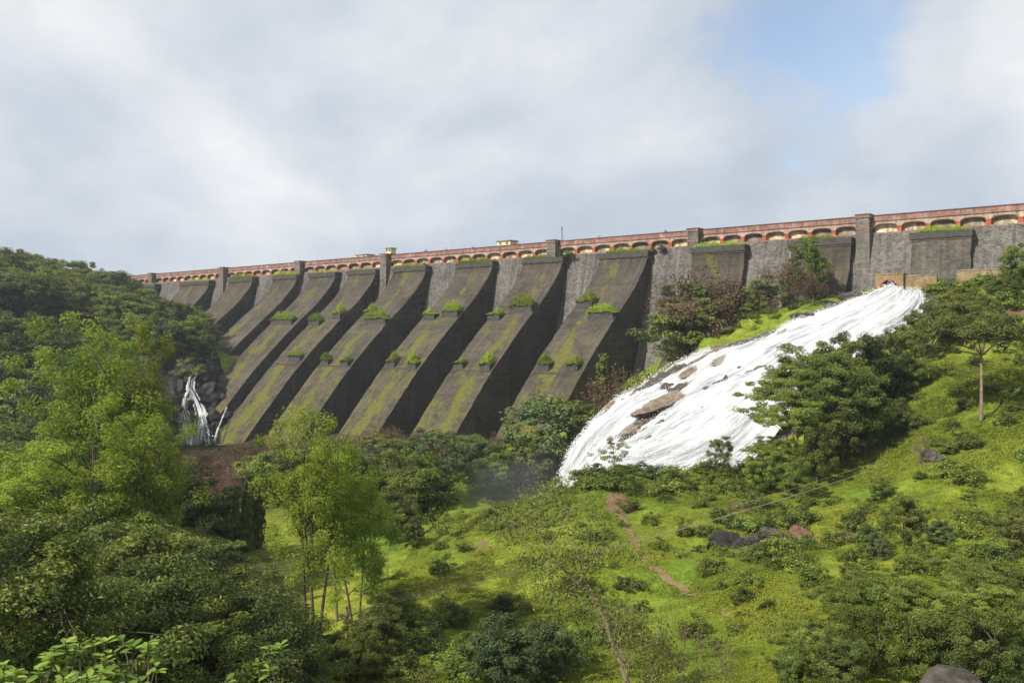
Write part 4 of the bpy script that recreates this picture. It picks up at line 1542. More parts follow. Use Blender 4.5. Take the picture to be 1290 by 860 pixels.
# near kinds (fine leaves)
for i in range(2):
    make_tree('front%d' % i, 90 + i, 8.0, 0.25, 'leaf_dark', rx=0.48, zc=0.58, rz=0.42, nclump=130, nleaf=430, leaf=0.15, clump=0.085, flat=0.6, limbs=12)
make_tree('front2', 93, 8.0, 0.25, 'leaf_mid', rx=0.46, zc=0.58, rz=0.42, nclump=120, nleaf=380, leaf=0.15, clump=0.085, flat=0.55, limbs=12)
make_tree('fork', 97, 17.0, 0.46, 'leaf_light', 'bark', rx=0.215, zc=0.68, rz=0.32, nclump=150, nleaf=150, leaf=0.24, clump=0.042, flat=0.9, aspect=0.3, limbs=16, stems=3, r0=0.0125, fill=0.05, upbias=0.5, lump=0.5)
for i in range(3):
    make_tree('broad%d' % i, 100 + i, 9.0, 0.22, 'leaf_dark', rx=0.46, zc=0.58, rz=0.42, nclump=110, nleaf=260, leaf=0.24, clump=0.085, flat=0.65, limbs=12)
    make_tree('feather%d' % i, 120 + i, 16.0, 0.28, 'leaf_light', 'bark', rx=0.20, zc=0.62, rz=0.40, nclump=110, nleaf=170, leaf=0.26, clump=0.045, flat=0.9, aspect=0.3, limbs=14, stems=2 if i else 3, r0=0.011, fill=0.05, upbias=0.5, lump=0.5)
    make_tree('spread%d' % i, 140 + i, 7.5, 0.30, 'leaf_mid', 'bark_pale', 'umbrella', rx=0.66, zc=0.66, rz=0.36, nclump=120, nleaf=230, leaf=0.21, clump=0.095, flat=0.33, aspect=0.4, limbs=12, stems=2, r0=0.018, upbias=1.1)
    make_tree('medium%d' % i, 160 + i, 8.0, 0.2, 'leaf_mid', rx=0.40, zc=0.58, rz=0.42, nclump=90, nleaf=230, leaf=0.23, clump=0.09, flat=0.7, limbs=10, stems=1 + i % 2)
    make_tree('olive%d' % i, 180 + i, 8.0, 0.22, 'leaf_olive', 'bark_pale', rx=0.50, zc=0.60, rz=0.40, nclump=80, nleaf=200, leaf=0.24, clump=0.09, flat=0.5, limbs=12, fill=0.3)
    make_tree('blue%d' % i, 200 + i, 7.0, 0.15, 'leaf_blue', rx=0.50, zc=0.55, rz=0.44, nclump=90, nleaf=240, leaf=0.23, clump=0.09, flat=0.7, limbs=9)
    # far kinds (coarser leaves)
    make_tree('far_dark%d' % i, 220 + i, 12.0, 0.18, 'leaf_dark', rx=0.44, zc=0.58, rz=0.42, nclump=70, nleaf=110, leaf=0.52, clump=0.10, flat=0.65, limbs=8)
    make_tree('far_mid%d' % i, 240 + i, 12.0, 0.18, 'leaf_mid', rx=0.44, zc=0.58, rz=0.42, nclump=66, nleaf=110, leaf=0.52, clump=0.10, flat=0.55, limbs=8)
    make_tree('far_olive%d' % i, 260 + i, 12.0, 0.2, 'leaf_olive', 'bark_pale', rx=0.46, zc=0.60, rz=0.40, nclump=60, nleaf=100, leaf=0.5, clump=0.10, flat=0.5, limbs=9)
    make_tree('far_blue%d' % i, 280 + i, 12.0, 0.2, 'leaf_blue', 'bark', rx=0.50, zc=0.60, rz=0.40, nclump=66, nleaf=105, leaf=0.5, clump=0.10, flat=0.45, limbs=9)
    make_bare('dry%d' % i, 300 + i, 6.0, 'bark', 'leaf_brown', 0.75, 6, 3, 5200, 0.24, 0.009)
for i in range(4):
    make_tree('shrub%d' % i, 320 + i, 1.6, 0.0, 'leaf_mid', shape='dome', rx=0.62, zc=0.30, rz=0.62, nclump=26, nleaf=60, leaf=0.17, clump=0.20, flat=0.8, limbs=6, stems=3, r0=0.02, fill=0.2)
    make_tree('shrub_dark%d' % i, 340 + i, 1.6, 0.0, 'leaf_dark', shape='dome', rx=0.60, zc=0.32, rz=0.66, nclump=26, nleaf=70, leaf=0.16, clump=0.20, flat=0.8, limbs=6, stems=3, r0=0.02, fill=0.2)
make_tree('shrub_olive0', 350, 1.4, 0.0, 'leaf_olive', 'bark_pale', shape='dome', rx=0.7, zc=0.3, rz=0.62, nclump=24, nleaf=55, leaf=0.16, clump=0.20, limbs=8, stems=4, r0=0.02)
make_tree('pale_trunk', 363, 10.0, 0.5, 'leaf_olive', 'bark_pale', 'umbrella', rx=0.52, zc=0.76, rz=0.24, nclump=100, nleaf=190, leaf=0.22, clump=0.08, flat=0.5, limbs=13, r0=0.017, fill=0.1)
make_tree('sapling', 361, 5.0, 0.3, 'leaf_olive', 'bark', rx=0.52, zc=0.68, rz=0.30, nclump=26, nleaf=70, leaf=0.2, clump=0.09, flat=0.5, limbs=9, r0=0.016)
make_tree('thin0', 371, 14.0, 0.4, 'leaf_light', 'bark_pale', rx=0.16, zc=0.68, rz=0.33, nclump=60, nleaf=90, leaf=0.26, clump=0.05, flat=0.9, aspect=0.3, limbs=10, stems=1, r0=0.010, fill=0.05)
make_bare('half_bare0', 381, 6.0, 'bark_pale', 'leaf_olive', 0.45, 3, 4, 2600, 0.2, 0.012)
make_bare('half_bare1', 382, 6.0, 'bark_pale', 'leaf_brown', 0.5, 3, 4, 1500, 0.2, 0.012)
make_column('column0', 391, 8.0, 'leaf_dark')
make_tree('creeper', 395, 11.0, 0.05, 'leaf_mid', rx=0.10, zc=0.5, rz=0.5, shape='cone', nclump=60, nleaf=70, leaf=0.4, clump=0.05, flat=1.2, limbs=6, r0=0.012)

tree_count = 0


def place(name, key, x, y, H, lab, cat, group=None, wide=1.0, rz=None, dz=0.0, z=None, tilt=None):
    """copy a prototype to a spot on the ground"""
    global tree_count
    tree_count += 1
    tm, cm, h0 = PROTO[key]
    s = H / h0
    zz = (ground_z(x, y) if z is None else z) - 0.15 + dz
    e = empty(name, (x, y, zz), random.uniform(0, 6.28) if rz is None else rz, (s * wide, s * wide, s))
    if tilt:
        e.rotation_euler = (tilt[0], tilt[1], e.rotation_euler.z)
    tag(e, lab, cat, group)
    c = link('crown' if cat == 'tree' else 'foliage', cm, e)
    t = link('trunk' if cat == 'tree' else 'stems', tm, e)
    return e


def tree_px(key, px, Y, top, lab, group=None, wide=1.0, name='tree', cat='tree', rz=None, minh=1.5):
    """a tree standing at distance Y under photo column px whose top reaches row `top`"""
    p = at(px, top, Y)
    H = max(minh, p.z - ground_z(p.x, p.y))
    return place(name, key, p.x, p.y, H, lab, cat, group, wide, rz)


# ------------------------------------------------------------------ trees one can tell apart
TR = [
    # left foreground, pale feathery ones
    ('feather1', 108, 76, 383, 'tall yellow-green feathery tree rising in front of the wooded hill', None, 0.85, 'silver_oak'),
    ('feather2', 172, 82, 402, 'second tall feathery tree just behind the highest yellow-green one', None, 0.75, 'silver_oak'),
    ('feather0', 150, 62, 500, 'bright green open tree in front of the two tall feathery ones', None, 1.15, 'silver_oak'),
    ('feather2', 190, 66, 520, 'bright green leafy tree below the thin cascade', None, 1.1, 'silver_oak'),
    ('feather1', 28, 60, 545, 'pale green feathery tree beside the dark woods', None, 1.4, 'silver_oak'),
    ('fork', 395, 51, 512, 'tall slender tree with forked trunk before the buttress feet', None, 0.92, 'silver_oak'),
    ('feather1', 450, 55, 560, 'slender feathery tree beside the fork-trunked tall tree', None, 0.85, 'silver_oak'),
    ('thin0', 425, 60, 545, 'thin pale-barked tree between the two slender feathery trees', None, 1.0, 'silver_oak'),
    ('medium0', 525, 92, 568, 'yellow-green rounded tree above the dark gully', None, 1.15, 'broadleaf_tree'),
    ('broad0', 492, 84, 612, 'dark round tree under the yellow-green rounded tree', None, 0.9, 'broadleaf_tree'),
    ('broad1', 520, 78, 650, 'dark leafy tree on the edge of the grassy hill', None, 0.9, 'broadleaf_tree'),
    ('medium1', 470, 66, 690, 'mid green tree with pale leaves near the pole wires', None, 0.9, 'broadleaf_tree'),
    ('medium2', 505, 58, 738, 'light leafed small tree where the wires cross the gully', None, 0.9, 'broadleaf_tree'),
    ('shrub0', 465, 47, 795, 'bright green round bush at the foot of the pole', None, 1.0, 'bush'),
    # gorge
    ('far_blue0', 555, 130, 537, 'grey-green spreading tree before the buttress feet', None, 0.8, 'spreading_tree'),
    ('far_blue1', 590, 140, 548, 'grey-green tree beside the spray in the gorge', None, 0.8, 'spreading_tree'),
    ('far_dark0', 625, 138, 556, 'dark tree standing in the drifting spray', None, 0.8, 'broadleaf_tree'),
    ('far_blue2', 655, 150, 553, 'grey-green tree at the foot of the buttress nearest the falls', None, 0.8, 'spreading_tree'),
    ('far_blue1', 690, 142, 494, 'large pale spreading tree between the last deep buttress and the falls', None, 1.0, 'spreading_tree'),
    ('far_mid1', 716, 146, 498, 'light green spreading tree beside the falling water', None, 1.0, 'spreading_tree'),
    ('far_olive0', 672, 140, 540, 'olive tree under the large pale spreading tree', None, 0.8, 'spreading_tree'),
    ('creeper', 759, 158, 447, 'thin column-like green tree against the dark buttress flank', None, 1.0, 'column_tree'),
    ('dry0', 783, 146, 462, 'pale twiggy shrub beside the column-like tree', None, 0.8, 'dry_bush'),
    # bank under the dam
    ('far_olive1', 868, 169, 352, 'olive brown spreading tree against the main wall', None, 1.2, 'spreading_tree'),
    ('dry0', 905, 168, 338, 'brownish flat-topped tree below the capped short buttress', None, 1.15, 'spreading_tree'),
    ('dry1', 885, 165, 358, 'dry brown tree at the front of the bank clump', None, 1.0, 'dry_tree'),
    ('far_mid1', 925, 166, 372, 'dark green tree low in the bank clump', None, 1.2, 'broadleaf_tree'),
    ('far_mid0', 955, 165, 350, 'bright green rounded tree in the bank clump', None, 1.0, 'broadleaf_tree'),
    ('far_olive0', 850, 165, 385, 'low olive tree at the end of the bank clump', None, 1.3, 'spreading_tree'),
    ('far_olive2', 890, 163, 374, 'olive tree at the grassy foot of the bank clump', None, 1.2, 'spreading_tree'),
    ('far_mid2', 940, 162, 378, 'leafy green tree at the grassy foot of the bank clump', None, 1.1, 'broadleaf_tree'),
    ('far_olive1', 985, 164, 348, 'olive tree between the bank clump and the bare brown tree', None, 0.8, 'spreading_tree'),
    ('dry2', 1000, 163, 322, 'bare brown twiggy tree beside the short buttress', None, 0.9, 'dry_tree'),
    ('far_mid2', 1018, 160, 298, 'green tree reaching up to the parapet arches', None, 0.75, 'broadleaf_tree'),
    ('dry0', 1022, 156, 345, 'low dry tree on the grass strip above the falls', None, 0.9, 'dry_tree'),
    # right slope
    ('spread0', 1035, 101, 424, 'large dark spreading tree leaning over the white water', None, 0.72, 'spreading_tree'),
    ('broad2', 1075, 104, 420, 'dark tree at the heart of the clump beside the falls', None, 0.8, 'broadleaf_tree'),
    ('broad0', 1125, 108, 412, 'dense dark tree at the upper end of the clump beside the falls', None, 0.75, 'broadleaf_tree'),
    ('spread1', 1000, 94, 485, 'layered green tree at the lower end of the clump beside the falls', None, 0.75, 'spreading_tree'),
    ('medium1', 1085, 95, 470, 'mid green tree in front of the clump beside the falls', None, 0.85, 'broadleaf_tree'),
    ('medium0', 1030, 90, 530, 'lighter green tree under the clump beside the falls', None, 0.8, 'broadleaf_tree'),
    ('spread2', 975, 92, 545, 'low layered tree before the rim of the falls', None, 0.8, 'spreading_tree'),
    ('broad1', 1060, 93, 500, 'dark tree shading the gully under the wires', None, 0.8, 'broadleaf_tree'),
    ('spread2', 1010, 98, 455, 'layered tree whose branches cross the white water', None, 0.75, 'spreading_tree'),
    ('broad1', 1098, 106, 432, 'dark tree filling the middle of the clump beside the falls', None, 0.95, 'broadleaf_tree'),
    ('medium2', 1150, 106, 440, 'mid green tree at the grassy end of the clump beside the falls', None, 0.9, 'broadleaf_tree'),
    ('broad0', 1045, 96, 462, 'dark tree behind the lighter green ones beside the falls', None, 0.95, 'broadleaf_tree'),
    ('medium1', 965, 90, 560, 'low green tree before the lowest white water', None, 1.0, 'broadleaf_tree'),
    ('medium0', 1000, 86, 575, 'leafy low tree above the wires', None, 1.0, 'broadleaf_tree'),
    ('broad2', 1125, 97, 500, 'dark low tree at the shadowed edge of the bright grass', None, 0.9, 'broadleaf_tree'),
    ('olive1', 1195, 126, 362, 'olive tree just under the low yellow wall', None, 0.9, 'broadleaf_tree'),
    ('medium1', 1245, 122, 372, 'mid green tree beside the thin-crowned olive one', None, 0.9, 'broadleaf_tree'),
    ('olive0', 1262, 108, 415, 'olive tree next to the lone pale-trunked one', None, 0.7, 'broadleaf_tree'),
    ('olive0', 1175, 118, 378, 'olive green tree on the slope below the portal wall', None, 0.9, 'broadleaf_tree'),
    ('olive1', 1215, 116, 372, 'olive tree with thin crown on the upper slope', None, 0.8, 'broadleaf_tree'),
    ('pale_trunk', 1236, 92, 385, 'tall pale-trunked tree standing alone on the bright grass', None, 1.05, 'broadleaf_tree'),
    ('olive0', 1150, 116, 405, 'dull green tree above the dense dark one', None, 0.8, 'broadleaf_tree'),
    ('medium2', 1281, 133, 306, 'dark green tree standing against the dam wall', None, 0.8, 'broadleaf_tree'),
    ('medium0', 1268, 130, 345, 'bushy green tree on the bank under the dam', None, 1.1, 'broadleaf_tree'),
    ('sapling', 774, 97, 548, 'small open-crowned tree against the white water', None, 0.85, 'small_tree'),
    ('olive1', 908, 95, 548, 'slim olive tree before the lower rim of the falls', None, 0.6, 'small_tree'),
    ('half_bare1', 930, 80, 628, 'reddish half-bare tree above the small cliff', None, 0.9, 'dry_tree'),
    ('broad2', 905, 78, 640, 'dark bushy tree at the end of the small cliff', None, 1.0, 'broadleaf_tree'),
    ('half_bare1', 1160, 88, 545, 'bare forked tree under the wires', None, 0.5, 'dry_tree'),
    ('broad1', 1140, 64, 622, 'round dark tree on the bright grass edge', None, 0.85, 'broadleaf_tree'),
    ('blue0', 1185, 62, 650, 'blue-green round tree beside the round dark tree', None, 0.85, 'broadleaf_tree'),
    ('blue1', 1105, 61, 668, 'low blue-green tree below the red rock patch', None, 0.9, 'broadleaf_tree'),
    ('medium2', 1195, 88, 560, 'leafy bush-like tree in the gully under the wires', None, 1.2, 'broadleaf_tree'),
    ('medium1', 1110, 82, 598, 'green tree crossed by the wires', None, 1.2, 'broadleaf_tree'),
    ('spread0', 1110, 47, 715, 'wide feathery tree in the near thicket with pale forked trunk', None, 0.8, 'spreading_tree'),
    ('spread1', 1200, 50, 690, 'wide feathery tree behind the dark boulder', None, 0.85, 'spreading_tree'),
    ('spread2', 1265, 46, 700, 'feathery tree at the outer edge of the near thicket', None, 0.85, 'spreading_tree'),
    ('spread0', 1020, 43, 770, 'low feathery tree on the path side of the near thicket', None, 0.9, 'spreading_tree'),
    ('broad0', 1060, 39, 790, 'dark leafy tree at the bottom of the near thicket', None, 0.9, 'broadleaf_tree'),
    ('broad2', 1250, 39, 770, 'dark leafy tree beside the dark boulder', None, 0.9, 'broadleaf_tree'),
    ('medium0', 1160, 41, 765, 'mid green tree right behind the dark boulder', None, 0.9, 'broadleaf_tree'),
    ('spread1', 1060, 50, 722, 'feathery tree below the small cliff in the near thicket', None, 0.9, 'spreading_tree'),
    ('spread2', 1150, 47, 720, 'feathery tree in the middle of the near thicket', None, 0.85, 'spreading_tree'),
    ('spread0', 1230, 44, 725, 'feathery tree over the dark boulder', None, 0.85, 'spreading_tree'),
    ('medium1', 1075, 43, 760, 'leafy tree with pale trunk in the near thicket', None, 0.9, 'broadleaf_tree'),
    ('spread1', 1290, 42, 745, 'feathery tree past the dark boulder', None, 0.85, 'spreading_tree'),
    ('medium2', 1200, 42, 752, 'mid green tree close above the dark boulder', None, 0.9, 'broadleaf_tree'),
    ('broad1', 1000, 40, 808, 'dark low tree at the corner of the near thicket', None, 0.95, 'broadleaf_tree'),
    ('olive2', 1280, 60, 640, 'pale leafy bush-tree on the bright grass', None, 1.0, 'broadleaf_tree'),
    ('blue2', 640, 44, 772, 'dark round tree with shadow on the near grass', None, 1.15, 'broadleaf_tree'),
    ('blue0', 690, 46, 782, 'dark bushy tree joined to the round dark one', None, 1.05, 'broadleaf_tree'),
    ('half_bare0', 810, 40, 740, 'half-bare bush with dark upright stems on the near slope', None, 0.8, 'dry_tree'),
    ('half_bare1', 865, 41, 790, 'sparse thorny shrub with bare curved stems', None, 1.0, 'dry_tree'),
    ('shrub_dark0', 668, 92, 635, 'lone dark round bush on the grass below the falls', None, 1.0, 'bush'),
    ('medium1', 735, 90, 612, 'leafy bush on the crest below the falls', None, 1.0, 'bush'),
    ('medium0', 700, 93, 598, 'bush hiding the foot of the falls', None, 0.9, 'bush'),
]
GEN = [('dry', 'tree'), ]
for (key, px, Y, top, lab, grp, wide, nm) in TR:
    cat = 'bush' if nm == 'bush' or nm.endswith('_bush') else 'tree'
    tree_px(key, px, Y, top, lab, grp, wide, nm, cat)

for k, (px, Y, top) in enumerate(((1176, 150, 353), (1188, 149, 350), (1204, 148, 346), (1222, 147, 347), (1240, 146, 344), (1256, 145, 346), (1210, 140, 362), (1232, 138, 364))):
    tree_px('shrub%d' % (k % 4), px, Y, top, 'leafy bush growing against the low yellow walls by the portal', 'bushes against the low yellow walls', 1.5, 'bush', 'bush', minh=1.2)
for k, (px, py) in enumerate(((905, 672), (925, 664), (945, 668), (970, 668), (990, 664), (1010, 660), (930, 702), (955, 704), (985, 700), (1015, 694), (1045, 690), (1075, 668), (1180, 562), (1205, 566), (1195, 600), (1160, 604))):
    q = hit(px, py)
    place('shrub', 'shrub%s%d' % (('', '_dark')[k % 2], k % 4), q.x, q.y, 0.9 + 0.5 * (k % 3), ('knee-high ', 'waist-high ', 'man-high ')[k % 3] + ('mid green ', 'dark green ')[k % 2] + 'shrub overhanging the rocks of the small cliffs', 'shrub', 'shrubs around the small cliffs', 1.3)
for k, (px, py, Y) in enumerate(((222, 470, 232), (250, 462, 236), (268, 486, 233), (205, 505, 226), (275, 520, 228), (222, 556, 214), (238, 558, 212), (255, 560, 212), (270, 560, 210), (212, 560, 216))):
    q = at(px, py, Y)
    place('bush', 'shrub_dark%d' % (k % 4), q.x, q.y, 1.7 + 0.5 * (k % 3), 'dark bush clinging to the rocks round the small cascades', 'bush', 'bushes round the small cascades', 1.2, None, 0.0, q.z - 1.5)

# columnar weeping trees in the wood
for i, (px, top) in enumerate(((259, 632), (272, 622), (283, 612), (297, 616), (311, 608), (324, 600))):
    tree_px('column0', px, 88 + 1.6 * (i % 3), top, 'dark weeping column tree in a row beside the small clearing', 'row of weeping column trees', 0.9 + 0.12 * (i % 3), 'column_tree')

# dry brown thicket at the buttress feet
for i, (px, Y, top) in enumerate(((240, 150, 572), (255, 160, 566), (275, 158, 560), (290, 150, 572), (305, 165, 556), (320, 160, 560), (262, 140, 588), (335, 168, 552), (470, 165, 540), (455, 160, 548), (610, 160, 545), (225, 130, 590), (300, 140, 590), (495, 170, 535), (285, 132, 592), (318, 136, 586), (268, 128, 600), (248, 134, 592))):
    tree_px('dry%d' % (i % 3), px, Y, top, 'leafless reddish-brown bush in the dry thicket at the buttress feet', 'dry thicket at the buttress feet', 1.2, 'dry_bush', 'bush')


# ------------------------------------------------------------------ woods
MARKS = []
for px, Y, ph in ((795, 43, 'leaning sparse tree'), (668, 92, 'lone round bush'), (640, 44, 'round dark tree'), (774, 97, 'open-crowned small tree'), (930, 80, 'reddish half-bare tree'), (1140, 64, 'round dark tree on grass'),
                  (1236, 104, 'lone pale-trunked tree'), (437, 52, 'slim pole'), (395, 51, 'fork-trunked tree'), (290, 90, 'weeping column trees'), (150, 62, 'bright open tree'), (28, 60, 'pale feathery tree'), (70, 7, 'broad-leaved bush'),
                  (108, 76, 'tallest feathery tree'), (245, 225, 'thin cascade'), (759, 158, 'column-like tree'), (700, 120, 'falling water'), (1196, 33, 'dark boulder'), (525, 92, 'yellow-green rounded tree'), (1281, 133, 'tree against the wall')):
    MARKS.append((at(px, 400, Y).x, Y, ph))
for px, py, ph in ((960, 690, 'small cliff'), (890, 758, 'dirt path'), (775, 637, 'bare soil patch'), (1185, 580, 'gully rocks')):
    q_ = hit(px, py)
    MARKS.append((q_.x, q_.y, ph))


def near_mark(lab, x, y):
    d, ph = min((math.hypot(x - a, y - b), p) for a, b, p in MARKS)
    full = lab + ' near the ' + ph
    return full if d < 4 + 0.07 * y and len(full.split()) <= 16 else lab


LOOK = {'leaf_dark': 'dark green', 'leaf_mid': 'mid green', 'leaf_olive': 'olive green', 'leaf_blue': 'grey-green', 'leaf_light': 'yellow-green', 'leaf_brown': 'brown'}


def describe(lab, key, H, hmin, hmax):
    c = LOOK[PROTO[key][1].materials[0].name]
    k = (H - hmin) / max(hmax - hmin, 1e-3)
    return ('small ' if k < 0.33 else 'medium-sized ' if k < 0.67 else 'large ') + c + ' ' + lab


def wood(region, n, keys, hmin, hmax, lab, group, mind, nm='tree', cat='tree', wide=(0.9, 1.25), seed=1, cap=None):
    """scatter trees over a polygon of ground, apart from each other"""
    r = random.Random(seed)
    xs = [p[0] for p in region]
    ys = [p[1] for p in region]
    got = []
    tries = 0
    while len(got) < n and tries < n * 80:
        tries += 1
        x, y = r.uniform(min(xs), max(xs)), r.uniform(min(ys), max(ys))
        c = False
        j = len(region) - 1
        for i in range(len(region)):
            if (ys[i] > y) != (ys[j] > y) and x < (xs[j] - xs[i]) * (y - ys[i]) / (ys[j] - ys[i]) + xs[i]:
                c = not c
            j = i
        if not c or any((x - a) ** 2 + (y - b) ** 2 < mind ** 2 for a, b in got):
            continue
        px = x / y * F + CX
        if px < -90 or px > 1380:
            continue
        H = r.uniform(hmin, hmax)
        z = ground_z(x, y)
        if cap:
            top = HY - (z + H) / y * F
            lim = cap(px)
            if top < lim:
                H = (HY - lim) / F * y - z
                if H < hmin * 0.5:
                    continue
        got.append((x, y))
        key = r.choice(keys)
        place(nm, key, x, y, H, near_mark(describe(lab, key, H, hmin, hmax), x, y), cat, group, r.uniform(*wide), r.uniform(0, 6.28))


def capline(pts):
    xs, ys = [p[0] for p in pts], [p[1] for p in pts]
    return lambda px: float(np.interp(px, xs, ys))


def px_poly(*pts):
    return [(at(a, 400, Y).x, Y) for a, Y in pts]


fd, fm, fo, fb = (['far_dark%d' % i for i in range(3)], ['far_mid%d' % i for i in range(3)], ['far_olive%d' % i for i in range(3)], ['far_blue%d' % i for i in range(3)])
hill_top = capline([(-90, 300), (0, 303), (15, 306), (45, 318), (90, 318), (118, 338), (150, 344), (165, 352), (200, 372), (250, 388), (275, 420), (300, 470)])
wood(px_poly((-90, 290), (150, 320), (165, 250), (-90, 215)), 46, fd + fo + fo + fm + fb, 9, 17, 'tree high on the wooded hill at the end of the dam', 'trees high on the wooded hill', 5.5, cap=hill_top, seed=3)
wood(px_poly((120, 318), (262, 292), (262, 235), (190, 225), (120, 250)), 34, fm + fm + fd + fo, 8, 13, 'tree on the slope just below the dam end', 'trees below the dam end', 5.0, cap=hill_top, seed=4)
wood(px_poly((-90, 215), (190, 228), (205, 170), (-90, 150)), 44, fd + fb + fm + fo, 9, 16, 'tree on the shaded flank of the wooded hill', 'trees on the shaded hill flank', 5.5, cap=capline([(-90, 380), (60, 400), (150, 400), (215, 430), (240, 520)]), seed=5)
wood(px_poly((-80, 148), (215, 168), (330, 185), (330, 125), (-80, 110)), 46, fd + fb + fm, 8, 12, 'tree in the wood on the gorge floor', 'wood on the gorge floor', 5.5, cap=capline([(-90, 470), (100, 480), (190, 560), (215, 602), (330, 606)]), seed=6)
wood(px_poly((330, 180), (690, 152), (690, 140), (560, 128), (330, 130)), 34, fb + fm + fo + ['dry0', 'dry2'], 6, 10, 'tree in the strip of woodland along the buttress feet', 'woodland along the buttress feet', 4.6, cap=capline([(330, 566), (400, 560), (480, 545), (560, 540), (640, 552), (700, 545)]), seed=7)
for k, (px, py) in enumerate(((250, 395), (262, 408), (272, 440), (285, 448), (262, 425))):
    tree_px('far_mid%d' % (k % 3), px, 262 - k * 3, py, 'round green tree hugging the foot of the end buttresses', 'trees hugging the end buttresses', 1.0, 'broadleaf_tree')

nd_keys = ['broad0', 'broad1', 'broad2', 'medium0', 'medium1', 'medium2', 'olive0', 'olive2']
wood(px_poly((-80, 108), (300, 108), (330, 84), (-80, 74)), 34, nd_keys + fd, 8, 12, 'broadleaf tree in the middle of the near wood', 'trees in the middle of the near wood', 4.2, cap=capline([(-90, 545), (60, 560), (220, 590), (250, 640), (340, 660)]), seed=8)
wood(px_poly((-80, 72), (270, 78), (350, 62), (330, 48), (-80, 44)), 34, nd_keys, 7, 11, 'tree in the near wood behind the front row', 'dark trees of the near wood', 3.6, cap=capline([(-90, 610), (120, 640), (240, 660), (290, 720), (330, 800), (380, 840)]), seed=9)
wood(px_poly((-90, 43), (300, 47), (345, 45), (345, 34), (-90, 27)), 28, ['front0', 'front1', 'front0', 'front1', 'front2', 'front2'], 5, 10, 'tree at the front of the near wood', 'front trees of the near wood', 2.9, cap=capline([(-90, 640), (0, 645), (60, 680), (250, 690), (310, 740), (345, 800), (400, 850)]), seed=10)
wood(px_poly((395, 62), (490, 75), (500, 50), (420, 42)), 9, ['medium0', 'medium1', 'broad1'], 3, 5.5, 'tree in the dark gully by the pole', 'small trees in the gully', 3.0, cap=capline([(380, 800), (450, 790), (500, 730)]), seed=11)

# ------------------------------------------------------------------ shrubs on the slopes
sk = ['shrub%d' % i for i in range(4)] * 3 + ['shrub_dark%d' % i for i in range(4)] + ['shrub_olive0']
hillside = px_poly((560, 84), (640, 92), (740, 96), (900, 96), (960, 92), (1060, 84), (1010, 66), (1000, 50), (900, 42), (760, 40), (520, 44), (530, 60), (545, 74))
wood(hillside, 130, sk, 0.5, 1.7, 'shrub on the grassy slope', 'shrubs on the grassy slope', 1.3, 'shrub', 'shrub', (0.8, 1.5), 21)
wood(px_poly((700, 97), (960, 98), (960, 88), (700, 88)), 46, sk, 0.9, 2.2, 'shrub along the crest below the falls', 'shrubs along the crest', 1.2, 'shrub', 'shrub', (0.9, 1.5), 22)
wood(px_poly((560, 88), (700, 96), (690, 80), (545, 74)), 40, sk, 0.5, 1.5, 'shrub on the hill edge facing the buttresses', 'shrubs on the hill edge', 1.1, 'shrub', 'shrub', (0.9, 1.5), 23)
wood(px_poly((1090, 112), (1300, 118), (1300, 62), (1200, 66), (1060, 80)), 60, sk, 0.5, 1.9, 'shrub on the upper slope', 'shrubs on the upper slope', 1.6, 'shrub', 'shrub', (0.8, 1.4), 24)
wood(px_poly((1178, 148), (1310, 148), (1310, 122), (1190, 118)), 46, sk + ['shrub0', 'shrub1'], 1.2, 3.0, 'bush on the bank under the dam wall', 'bushes under the dam wall', 1.7, 'bush', 'bush', (0.9, 1.4), 25)
wood([(45, 162), (62, 160), (58, 157), (30, 154), (20, 146), (16, 150), (28, 160)], 34, ['shrub0', 'shrub1', 'shrub2', 'shrub_olive0'], 0.7, 1.8, 'shrub on the grass bank along the falls', 'shrubs on the bank along the falls', 1.3, 'shrub', 'shrub', (1.0, 1.7), 26)
wood(px_poly((980, 70), (1300, 72), (1300, 52), (1010, 56)), 30, sk, 0.8, 2.0, 'shrub at the edge of the near thicket', 'shrubs by the near thicket', 1.6, 'shrub', 'shrub', (0.9, 1.4), 27)
wood(px_poly((500, 58), (600, 60), (600, 42), (480, 42)), 24, sk, 0.7, 1.8, 'shrub in the gully mouth by the round dark tree', 'shrubs in the gully mouth', 1.2, 'shrub', 'shrub', (0.9, 1.5), 28)


